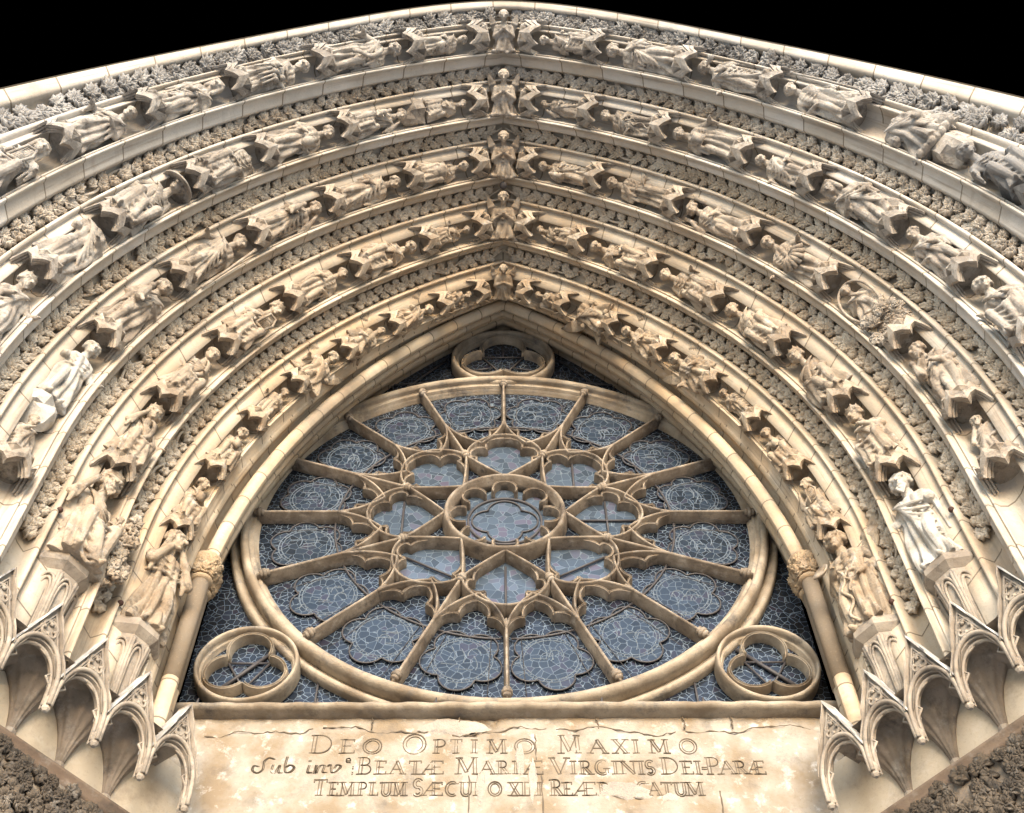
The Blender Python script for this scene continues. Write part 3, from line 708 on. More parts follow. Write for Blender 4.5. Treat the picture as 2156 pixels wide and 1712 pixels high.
for LL, (yb, yt, ys) in ((L1, (1586, 1549, 1558)), (L2, (1630, 1596, 1603)), (L3, (1675, 1642, 1648))):
    for ch, xa, xb, big in LL:
        mb = MB()
        a = uvp(xa, yb, 0)*S; b = uvp(xb, yb, 0)*S; c = uvp(xa, yt if big else ys, 0)*S
        letter(mb, ch, a[0], b[0], a[2], c[2]); mb.build('letter', M_LETTER, lo, smooth=False)
    mb = MB()
    if LL is L2:                        # the cursive "Sub inv" with a raised e
        def cur(pts, w=.013):
            q = [uvp(x, y, 0)*S for x, y in pts]; stroke(mb, [(p[0], p[2]) for p in q], w)
        def sm(P, n=6):
            o = []
            for i in range(len(P)-1):
                p0, p1, p2, p3 = P[max(i-1, 0)], P[i], P[i+1], P[min(i+2, len(P)-1)]
                for k in range(n):
                    t = k/n; o.append(tuple(.5*((2*p1[j])+(-p0[j]+p2[j])*t+(2*p0[j]-5*p1[j]+4*p2[j]-p3[j])*t*t+(-p0[j]+3*p1[j]-3*p2[j]+p3[j])*t**3) for j in (0, 1)))
            return o+[P[-1]]
        for dx in (0, 3.2):
            w = .010 if dx == 0 else .007
            cur([(x+dx, y) for x, y in sm([(576, 1599), (566, 1596), (556, 1603), (554, 1612), (551, 1622), (540, 1628), (530, 1622), (534, 1613), (543, 1615)])], w)
            cur([(x+dx, y) for x, y in sm([(574, 1611), (570, 1625), (577, 1628), (588, 1612), (585, 1627), (592, 1628)])], w)
            cur([(x+dx, y) for x, y in sm([(604, 1594), (599, 1612), (600, 1627), (611, 1625), (618, 1616), (610, 1611), (601, 1616)])], w)
            cur([(x+dx, y) for x, y in sm([(650, 1612), (646, 1626), (654, 1627)])], w)
            cur([(x+dx, y) for x, y in sm([(660, 1628), (665, 1612), (664, 1628), (672, 1614), (682, 1613), (678, 1626), (686, 1627)])], w)
            cur([(x+dx, y) for x, y in sm([(688, 1615), (695, 1611), (697, 1627), (708, 1624), (716, 1614), (709, 1611), (703, 1618)])], w)
        cur([(651, 1603), (655, 1603)], .02)
        cur(sm([(730, 1602), (738, 1602), (736, 1597), (730, 1599), (730, 1605), (738, 1606)]), .008)
    if LL is L2: mb.build('cursive_words', M_LETTER, lo, smooth=False)
# worn patches and lost stone
M_PATCH = stone('broken_stone', (.27, .23, .19), (.38, .33, .27), crust=(.08, .07, .06), crust_amt=.6, bump=.9, dist=.03)
for (x, y, w, h) in ((1310, 1664, 42, 12), (1345, 1670, 22, 9), (957, 1532, 60, 12), (1012, 1655, 9, 22), (1122, 1640, 8, 30), (1095, 1600, 8, 24), (1412, 1680, 14, 6)):
    c = uvp(x, y, 0)*S; r_ = random.Random(x); mb = MB(); n = 18
    rg = [[(c[0]+w*.0055*k*math.cos(2*math.pi*j/n)*r_.uniform(.75, 1.15), (-.008 if k < .9 else .0)+r_.uniform(-.004, .004), c[2]+h*.0085*k*math.sin(2*math.pi*j/n)*r_.uniform(.7, 1.2)) for j in range(n)] for k in (1, .8, .5, .2)]
    mb.grid(rg, closed=True); mb.f.append(tuple(range(3*n, 4*n)))
    mb.build('worn_patch', M_PATCH, lo)
# STATUES-BEGIN
# ------------------------------------------------------------------ carved figures
def place(q, t, side, b=0.0):
    P = (Cq(q, t)[0]+Nq(q, t)[0]*b)*[side, 1, 1]; n = Nq(q, t)[0]*[side, 1, 1]
    return Vector(P), Vector(n)
def frame(P, Z, n):
    Z = Z.normalized(); Y = (-n-Z*(-n).dot(Z)).normalized(); X = Y.cross(Z)
    return Matrix(((X.x, Y.x, Z.x, P.x), (X.y, Y.y, Z.y, P.y), (X.z, Y.z, Z.z, P.z), (0, 0, 0, 1)))
def fold(th, z, nf, ph, sharp=.75):
    return abs(math.sin(nf*th/2+ph+1.2*math.sin(3.1*z+ph)))**sharp
ARM = {'pray': ((.17, -.08, .57), (.018, -.20, .68)), 'hold': ((.19, -.04, .57), (.06, -.20, .56)), 'down': ((.195, .0, .57), (.18, -.10, .40)),
       'up': ((.21, -.08, .63), (.13, -.17, .80)), 'out': ((.22, -.05, .60), (.27, -.17, .56)), 'hip': ((.24, .0, .58), (.12, -.13, .47)),
       'lap': ((.18, -.05, .55), (.10, -.24, .44)), 'cheek': ((.18, -.12, .60), (.055, -.115, .865)), 'stump': ((.17, -.06, .62), None)}
def hand(mb, p, d, sx, r=1.0):
    """palm, four unequal fingers and a thumb off the side of the palm"""
    p = Vector(p); d = Vector(d).normalized(); u = Vector((1, 0, 0))-d*d.x
    if u.length < .2: u = Vector((0, 0, 1))-d*d.z
    u.normalize(); w = d.cross(u)
    mb.cap(p-d*.008, p+d*.022, .017*r, .018*r, 7)
    for k, L in enumerate((.036, .043, .04, .03)):
        a = p+d*.026+u*(k-1.5)*.0095*r
        mb.cap(a, a+d*L*.55, .0058*r, .0055*r, 5); mb.cap(a+d*L*.55, a+d*L-w*.012, .0055*r, .0045*r, 5)
    mb.cap(p+u*.014*sx*r, p+u*.03*sx*r+d*.026, .0065*r, .005*r, 5)
def head(mb, c, hs, kind, r, yaw=0.0, tilt=.12):
    M = Matrix.Translation(Vector(c)) @ Matrix.Rotation(yaw, 4, 'Z') @ Matrix.Rotation(tilt, 4, 'X') @ Matrix.Scale(hs, 4)
    E = lambda c_, r_, n=10, m=7: mb.ell(c_, r_, n, m, M)
    def Cp(a, b, r0, r1=None, n=7):
        mb.cap(M @ Vector(a), M @ Vector(b), r0*hs, (r0 if r1 is None else r1)*hs, n)
    E((0, 0, .01), (.050, .060, .068), 14, 9)                     # skull
    E((0, -.022, -.022), (.038, .040, .046), 12, 8)               # face and jaw
    E((0, -.052, -.058), (.015, .013, .011), 8, 5)                # chin
    Cp((0, -.060, .014), (0, -.086, -.018), .009, .013)          # nose
    Cp((-.034, -.052, .022), (.034, -.052, .022), .013)             # brow
    for sx in (-1, 1):
        E((sx*.019, -.055, .004), (.009, .006, .006), 7, 5)       # eyes
        E((sx*.024, -.042, -.018), (.014, .012, .014), 8, 5)      # cheeks
        E((sx*.050, .004, -.004), (.007, .012, .017), 7, 5)       # ears
    Cp((-.012, -.058, -.036), (.012, -.058, -.036), .006)         # mouth
    Cp((0, .01, -.05), (0, .018, -.12), .026, .034, 9)            # neck
    if kind in ('bare', 'curly', 'crown', 'beard', 'long', 'crownbeard'):
        E((0, .018, .034), (.066, .064, .062), 12, 7)
        nb = 14 if kind in ('curly', 'beard') else 9
        for k in range(nb):
            a = math.pi*(k/(nb-1))*1.3-.15*math.pi+math.pi*.0
            for zz in ((.035, .0) if kind != 'bare' else (.03,)):
                E((.058*math.cos(a), .012+.052*math.sin(a), zz+r.uniform(-.008, .008)), (.020, .020, .021), 6, 4)
        for k in range(7): E((-.045+.015*k, -.045+abs(k-3)*.006, .052), (.011, .012, .012), 6, 4)
    if kind == 'long':
        for sx in (-1, 1):
            Cp((sx*.055, .0, .02), (sx*.056, .004, -.06), .018, .020); Cp((sx*.056, .004, -.06), (sx*.062, .02, -.11), .020, .012)
    if kind in ('beard', 'crownbeard'):
        for k in range(5): Cp((-.026+.013*k, -.042, -.05), (-.016+.008*k, -.052, -.105+abs(k-2)*.012), .013, .007, 6)
    if kind == 'hood':
        E((0, .016, .012), (.072, .068, .082), 14, 8)
        for sx in (-1, 1): Cp((sx*.058, -.01, .04), (sx*.055, -.005, -.085), .020, .026)
        Cp((-.05, -.03, .062), (.05, -.03, .062), .016)
    if kind == 'cap':
        E((0, .008, .050), (.068, .070, .036), 14, 6)
    return M
def crown_part(M, parent, mat):
    mb = MB(); n = 40; rows = []
    for ro, z0 in ((.057, .035), (.062, .052), (.064, None), (.058, None), (.052, .035)):
        rows.append([tuple(M @ Vector((ro*1.08*math.cos(2*math.pi*k/n), .008+ro*1.08*math.sin(2*math.pi*k/n), (z0 if z0 else .068+.03*max(0, math.cos(2*math.pi*k/n*8))**2)))) for k in range(n)])
    rows.append(rows[0]); mb.grid(rows, closed=True); mb.build('crown', mat, parent)
def hat_part(M, parent, mat):
    mb = MB(); n = 24
    prof = [(.0, .10), (.04, .097), (.062, .075), (.066, .045), (.125, .03), (.15, .012), (.15, -.002), (.12, .01), (.06, .03), (.0, .03)]
    rows = [[tuple(M @ Vector((max(r, .001)*math.cos(2*math.pi*k/n), .012+max(r, .001)*math.sin(2*math.pi*k/n), z))) for k in range(n)] for r, z in prof]
    rows.append(rows[0]); mb.grid(rows, closed=True); mb.build('brimmed_hat', mat, parent)
def wing_part(parent, mat, root, tip, width, sx):
    """feathered wing: overlapping rows of feather ridges on a tapering blade with real thickness"""
    a = Vector(root); d = Vector(tip)-a; L = d.length; d.normalize(); e = Vector((d.z*sx, 0, -d.x*sx)); e = e if e.x*sx > 0 or True else -e
    yv = d.cross(e).normalized(); yv = yv if yv.y < 0 else -yv
    mb = MB(); front = []; back = []
    n, m = 22, 12
    for i in range(n+1):
        s = i/n; w = width*(math.sin(math.pi*min(1, .16+.84*s))**.75)*(1-.25*s)
        f, b = [], []
        for j in range(m+1):
            c = j/m-.5; rid = .012*abs(math.sin(c*m*math.pi/2.0))+(.014 if (s*4) % 1 < .25 else 0)*(1 if s < .7 else 0)
            bow = .05*math.sin(math.pi*s)*width/.2+.02*math.cos(c*math.pi)
            p = a+d*(s*L)+e*(c*2*w*.5+.10*width*math.sin(math.pi*s))
            f.append(tuple(p+yv*(bow+rid))); b.append(tuple(p+yv*(bow-.018)))
        front.append(f); back.append(b)
    rows = []
    for f, b in zip(front, back): rows.append(f+b[::-1])
    mb.loft(rows); mb.build('wing', mat, parent)

RAW = []                                  # figures waiting for their surface to be fused
def body_raw(name, pose, hd, la, ra, r, lean=0.0, yaw=0.0, mantle=1, child=False, seat=True, fat=1.0, hs=1.0, attr=None):
    mb = MB(); nth = 56; hM = None
    ph = r.uniform(0, 6); nf = r.choice((9, 11, 13)); sway = lean*.05
    sit = pose == 'sit'
    def cxz(z): return sway*math.sin(math.pi*z*1.15)
    def gown(keys, cy, amp0, amp1, n=26, yk=None):
        zs = np.linspace(keys[0][0], keys[-1][0], n); kz = [k[0] for k in keys]; rings = []
        for z in zs:
            rx = float(np.interp(z, kz, [k[1] for k in keys])); ry = float(np.interp(z, kz, [k[2] for k in keys]))
            w = (z-kz[0])/(kz[-1]-kz[0]); amp = amp0+(amp1-amp0)*w; yy = cy if yk is None else float(np.interp(z, kz, yk)); ring = []
            for k in range(nth):
                th = 2*math.pi*k/nth
                f = 1+amp*(fold(th, z, nf, ph)-.6)+amp*.35*math.sin(5*th+z*9+ph)
                ring.append((cxz(z)+rx*fat*f*math.cos(th), yy+ry*f*math.sin(th), z))
            rings.append(ring)
        mb.loft(rings)
    if pose == 'stand':
        gown([(0, .165, .125), (.03, .17, .13), (.2, .150, .12), (.42, .148, .115), (.55, .122, .10), (.68, .145, .105), (.755, .150, .095), (.80, .085, .06)], -.03, .52, .16, 30)
        for sx in (-1, 1): mb.cap((sx*.06+cxz(0), -.11, .015), (sx*.075+cxz(0), -.19, .012), .03, .022)
        kn = r.choice((-1, 1)); mb.cap((kn*.06, -.10, .44), (kn*.075, -.155, .27), .055, .045); mb.cap((kn*.075, -.155, .27), (kn*.085, -.12, .05), .045, .04)
    elif sit:
        gown([(.26, .15, .115), (.40, .135, .105), (.52, .118, .095), (.66, .148, .10), (.745, .15, .09), (.79, .08, .055)], -.02, .26, .16, 20)
        gown([(0, .20, .115), (.06, .195, .115), (.25, .175, .12), (.34, .165, .12), (.40, .13, .07)], -.17, .5, .2, 20, yk=[-.15, -.16, -.18, -.17, -.13])
        for sx in (-1, 1):
            ky = r.uniform(-.04, .03); kx = sx*r.uniform(.10, .15)
            mb.cap((sx*.085, -.02, .32), (kx, -.25+ky, .37+ky*.5), .075, .062); mb.cap((kx, -.25+ky, .37+ky*.5), (kx*.85, -.235, .04), .060, .042)
            mb.cap((kx*.85, -.235, .02), (kx*.95, -.31, .015), .03, .02)
        for j in range(5):
            z0 = .36-.055*j
            mb.tube([(-.125+.25*k/8, -.27-.03*math.sin(math.pi*k/8)+.01*j, z0-(.05+.035*j)*math.sin(math.pi*k/8)) for k in range(9)], .016, 6)
        if seat: mb.box((0, -.01, .14), (.36, .22, .27))
    else:                                 # bust rising from a wavy hem
        gown([(.30, .22, .14), (.36, .20, .14), (.48, .165, .12), (.57, .13, .105), (.68, .15, .105), (.755, .155, .095), (.80, .085, .06)], -.03, .55, .16, 22)
        for k in range(7): mb.ell((-.18+.06*k, -.12+r.uniform(-.02, .02), .30+r.uniform(-.02, .03)), (.05, .05, .035), 8, 5)
    tz = .79
    # mantle: diagonal folds sweeping from one shoulder across the body
    sg = r.choice((-1, 1))
    if mantle:
        lo_ = .22 if pose == 'stand' else .42
        for j in range(6):
            f = j/5; x0, z0 = sg*(.14-.10*f), .77-.03*f; x1, z1 = -sg*.15, .62-f*(.62-lo_)
            path = []
            for k in range(10):
                u = k/9; x = x0+(x1-x0)*u; z = z0+(z1-z0)*u-.10*math.sin(math.pi*u)*(.4+f)
                rx = .15; yy = -.03-.112*math.sqrt(max(.05, 1-min(1, (x/.185))**2))-.010*math.sin(math.pi*u)
                path.append((x+cxz(z), yy, z))
            mb.tube(path, [.009+.011*math.sin(math.pi*k/9) for k in range(10)], 6)
        for j in range(4):               # falling cascade at the side
            x = -sg*(.16+.012*j); mb.cap((x, -.06+.03*j, .60), (x*1.08, -.05+.03*j, .28 if pose != 'sit' else .40), .022, .014, 6)
    else:
        for j in range(3):
            z = .70-.045*j; mb.tube([((-.10+.2*k/8)+cxz(z), -.122-.012*math.sin(math.pi*k/8), z-(.03+.02*j)*math.sin(math.pi*k/8)) for k in range(9)], .008, 5)
        mb.tube([((.135*math.cos(a)), -.03+.112*math.sin(a), .545) for a in [2*math.pi*k/20 for k in range(20)]], .013, 6, closed=True)
    # shoulders, arms, hands
    for sx, arm in ((-1, la), (1, ra)):
        s0 = Vector((sx*.125+cxz(.75), -.02, .745)); el, hn = ARM[arm]; el = Vector((el[0]*sx, el[1], el[2])); el.x += cxz(.6)
        mb.cap(s0, el, .052, .044)
        if hn is None: mb.ell(tuple(el+Vector((0, -.03, .0))), (.05, .05, .04), 7, 5); continue
        hn = Vector((hn[0]*sx, hn[1], hn[2])); hn.x += cxz(.6)
        mb.cap(el, hn, .043, .026)
        dr = .10 if pose == 'bust' else .15
        mb.cap(el+(hn-el)*.3, el+(hn-el)*.25+Vector((sx*.015, .02, -dr)), .034, .016); mb.cap(el+(hn-el)*.6, el+(hn-el)*.5+Vector((0, .02, -dr*.8)), .028, .012)
        for u in (.15, .4, .65, .85): p = el+(hn-el)*u; mb.ell(tuple(p), (.044-.014*u, .044-.014*u, .014), 8, 4)
        hand(mb, hn, (hn-el), -sx)
    if hd != 'none':
        hM = head(mb, (cxz(.9)*.6, -.095, tz+.115*hs), hs, hd if hd not in ('hat',) else 'bare', r, yaw)
        mb.cap((cxz(.8), -.02, .76), (cxz(.86)*.8, -.07, .86), .055, .045)
    else:
        for k in range(5): mb.ell((r.uniform(-.04, .04), -.02+r.uniform(-.02, .02), .79+r.uniform(0, .03)), (.04, .04, .03), 6, 4)
    if child:                             # small child carried on the arm
        c = Vector((-.10, -.20, .60)); mb.cap(c+Vector((0, 0, -.10)), c+Vector((0, 0, .04)), .055, .045); mb.ell(tuple(c+Vector((0, -.01, .115))), (.036, .038, .042), 9, 6)
        mb.cap(c+Vector((.03, -.01, .03)), c+Vector((.09, -.03, .07)), .02, .014); mb.cap(c+Vector((0, -.02, -.10)), c+Vector((.04, -.07, -.17)), .03, .02)
    return mb, hM
def attribute(kind, parent, mat, r):
    mb = MB(); nm = kind
    if kind == 'book':
        mb.box((0, -.235, .56), (.13, .035, .17)); mb.box((0, -.255, .56), (.115, .012, .155)); nm = 'book'
    elif kind == 'scroll':
        P = [[(x*.03-.015+.05*math.sin(i*.6), -.22-.02*math.cos(i*.9)+.004*x, .70-.05*i) for x in range(3)] for i in range(9)]
        mb.loft([[p[0], p[2], (p[2][0], p[2][1]-.014, p[2][2]), (p[0][0], p[0][1]-.014, p[0][2])] for p in P]); mb.ell((.0, -.225, .71), (.035, .02, .02), 8, 5)
    elif kind == 'staff':
        mb.tube([(.22, -.20, .02), (.20, -.20, .5), (.17, -.19, .98)], .016, 7); mb.ell((.17, -.19, 1.0), (.026, .026, .03), 8, 5)
    elif kind == 'harp':
        mb.tube([(-.02, -.25, .40), (.12, -.25, .44), (.15, -.25, .60), (.10, -.25, .72), (.0, -.25, .70), (-.02, -.25, .40)], .018, 7)
        for k in range(5): mb.tube([(.02+.022*k, -.25, .42+.004*k), (.02+.02*k, -.25, .69)], .004, 4)
    elif kind == 'jar':
        lathe(mb, (.05, -.22, .42), [(.02, 0), (.05, .02), (.075, .09), (.06, .15), (.035, .18), (.05, .205)], 14)
    elif kind == 'disc':
        M = Matrix.Translation((-.13, -.22, .62)) @ Matrix.Rotation(1.2, 4, 'X')
        mb.loft([[tuple(M @ Vector((q*math.cos(a), q*math.sin(a), z))) for a in [2*math.pi*k/24 for k in range(24)]] for q, z in ((.045, -.012), (.075, .01), (.07, .018), (.03, .002))]); nm = 'paten'
    elif kind == 'barrel':
        mb.loft([[(q*math.cos(a)*1.2, -.20+q*math.sin(a), z) for a in [2*math.pi*k/20 for k in range(20)]] for q, z in ((.10, .20), (.12, .26), (.115, .27), (.125, .36), (.115, .45), (.12, .46), (.10, .52))])
    elif kind == 'mandorla':
        mb.tube([(.24*math.cos(a), -.10-.06*math.cos(a)**2, .58+.46*math.sin(a)) for a in [2*math.pi*k/40 for k in range(40)]], .02, 7, closed=True)
    elif kind == 'slab':
        mb.box((0, .02, 1.02), (.36, .22, .05)); mb.box((.15, -.04, .9), (.05, .12, .2)); mb.box((-.15, -.04, .9), (.05, .12, .2)); nm = 'stone_frame'
    elif kind == 'chest':
        mb.box((0, -.20, .30), (.34, .10, .20)); mb.box((0, -.205, .41), (.37, .13, .03)); nm = 'stone_chest'
    elif kind == 'shell':
        for k in range(7):
            a = -1.1+2.2*k/6
            mb.tube([(.0+.0*a, -.2, .50), (.10*math.sin(a), -.235, .50-.09*math.cos(a)), (.2*math.sin(a), -.19, .50-.2*math.cos(a))], [.02, .035, .028], 6)
        nm = 'fluted_skirt'
    elif kind == 'leaves':
        lv = [leaf_mesh('oak', r) for _ in range(3)]
        for k in range(26):
            v, f = lv[k % 3]; a = r.uniform(0, 6.28); X = np.array((math.cos(a), 0, math.sin(a))); Y = np.array((-math.sin(a), -.2, math.cos(a)))
            c = np.array((r.uniform(-.17, .17), -.12+r.uniform(-.05, .03), r.uniform(-.02, .34)))
            mb.add((c+.11*(v[:, :1]*X+v[:, 1:2]*Y)+.09*v[:, 2:3]*np.array((0, -1, 0))).tolist(), f)
        nm = 'carved_foliage'
    elif kind == 'vine':
        lv = [leaf_mesh('vine', r) for _ in range(3)]
        for k in range(34):
            v, f = lv[k % 3]; a = r.uniform(0, 6.28); X = np.array((math.cos(a), 0, math.sin(a))); Y = np.array((-math.sin(a), -.2, math.cos(a)))
            c = np.array((.27+r.uniform(-.07, .07), -.14+r.uniform(-.06, .03), r.uniform(.08, .72)))
            mb.add((c+.085*(v[:, :1]*X+v[:, 1:2]*Y)+.08*v[:, 2:3]*np.array((0, -1, 0))).tolist(), f)
        mb.tube([(.24, -.06, .0), (.28, -.09, .3), (.26, -.09, .7)], .018, 6); nm = 'vine_bush'
    elif kind == 'cords':
        mb.tube([(-.02+.03*math.sin(k*.9), -.17-.01*math.cos(k), .55-.035*k) for k in range(16)], .012, 6); mb.tube([(.03+.02*math.sin(k*1.1+1), -.165, .55-.022*k) for k in range(14)], .010, 6)
    elif kind == 'horn':
        mb.tube([(.0, -.20, .86), (.03, -.25, .83), (.08, -.29, .80), (.13, -.31, .80)], [.012, .02, .032, .05], 10)
    elif kind == 'bundle':
        for k in range(9): mb.ell((r.uniform(-.12, .12), -.2+r.uniform(-.03, .03), .46+r.uniform(-.06, .08)), (.05, .05, .04), 8, 5)
        for k in range(5): mb.cap((-.1+.05*k, -.22, .40), (-.12+.06*k, -.2, .2), .02, .012)
    mb.build(nm, mat, parent)
def canopy_part(parent, mat, q, M=None, w=.44, d=.32, h=.30):
    """little canopy with gabled, chevron edged faces; its flat top carries the figure"""
    mb = MB(); P = [(-.5*w, .08), (-.5*w, -.36*d), (-.25*w, -.98*d), (.25*w, -.98*d), (.5*w, -.36*d), (.5*w, .08)]
    def ringat(sc, dzb, top):
        o = []
        for i in range(5):
            a, b = P[i], P[i+1]; side_ = i in (0, 4)
            for s in (0, .25, .5, .75):
                o.append((a, b, s))
        o.append((P[4], P[5], 1.0)); r = []
        for a, b, s in o:
            x = (a[0]+(b[0]-a[0])*s)*sc; y = (a[1]+(b[1]-a[1])*s); y = y*sc if y < 0 else y
            tri = 1-abs(2*s-1)
            bulge = 1+.10*tri
            arch = tri**.6
            zb = h*(-.50+.42*arch)+dzb; zt = h*(-.05+.52*tri)
            r.append((x*bulge, y*(bulge if y < 0 else 1), zt if top else zb))
        return r
    rows = [ringat(.95, 0, True), ringat(1.06, -.0, True), ringat(1.06, .07, False), ringat(1.10, .06, False), ringat(1.10, .0, False), ringat(.99, 0, False), ringat(.99, .035, False), ringat(.95, .035, False), ringat(.95, .012, False), ringat(.87, .012, False), ringat(.87, .06, False), ringat(.82, .06, False), ringat(.82, .035, False), ringat(.76, .035, False)]
    top_in = [(x*.76/.97, y*(.76/.97 if y < 0 else 1), h*.22) for x, y, z in ringat(.97, 0, True)]
    rows.append(top_in); mb.grid(rows)
    cap_ = [[(x*k, y*(k if y < 0 else 1), z) for x, y in P] for k, z in ((.72, h*.20), (.80, h*.30), (.92, h*.44), (.96, h*.47), (.96, h*.53), (.9, h*.55))]
    mb.loft(cap_)
    o = mb.build('canopy', mat, parent, smooth=False, M=M); return o

TC = {1: [.936, .843, .723, .598, .461, .331, .188, .039], 2: [.943, .828, .677, .525, .364, .199, .034], 3: [.947, .820, .669, .518, .358, .188, .030],
      4: [.950, .850, .727, .586, .465, .311, .175, .03], 5: [.957, .857, .720, .592, .463, .335, .20, .07]}
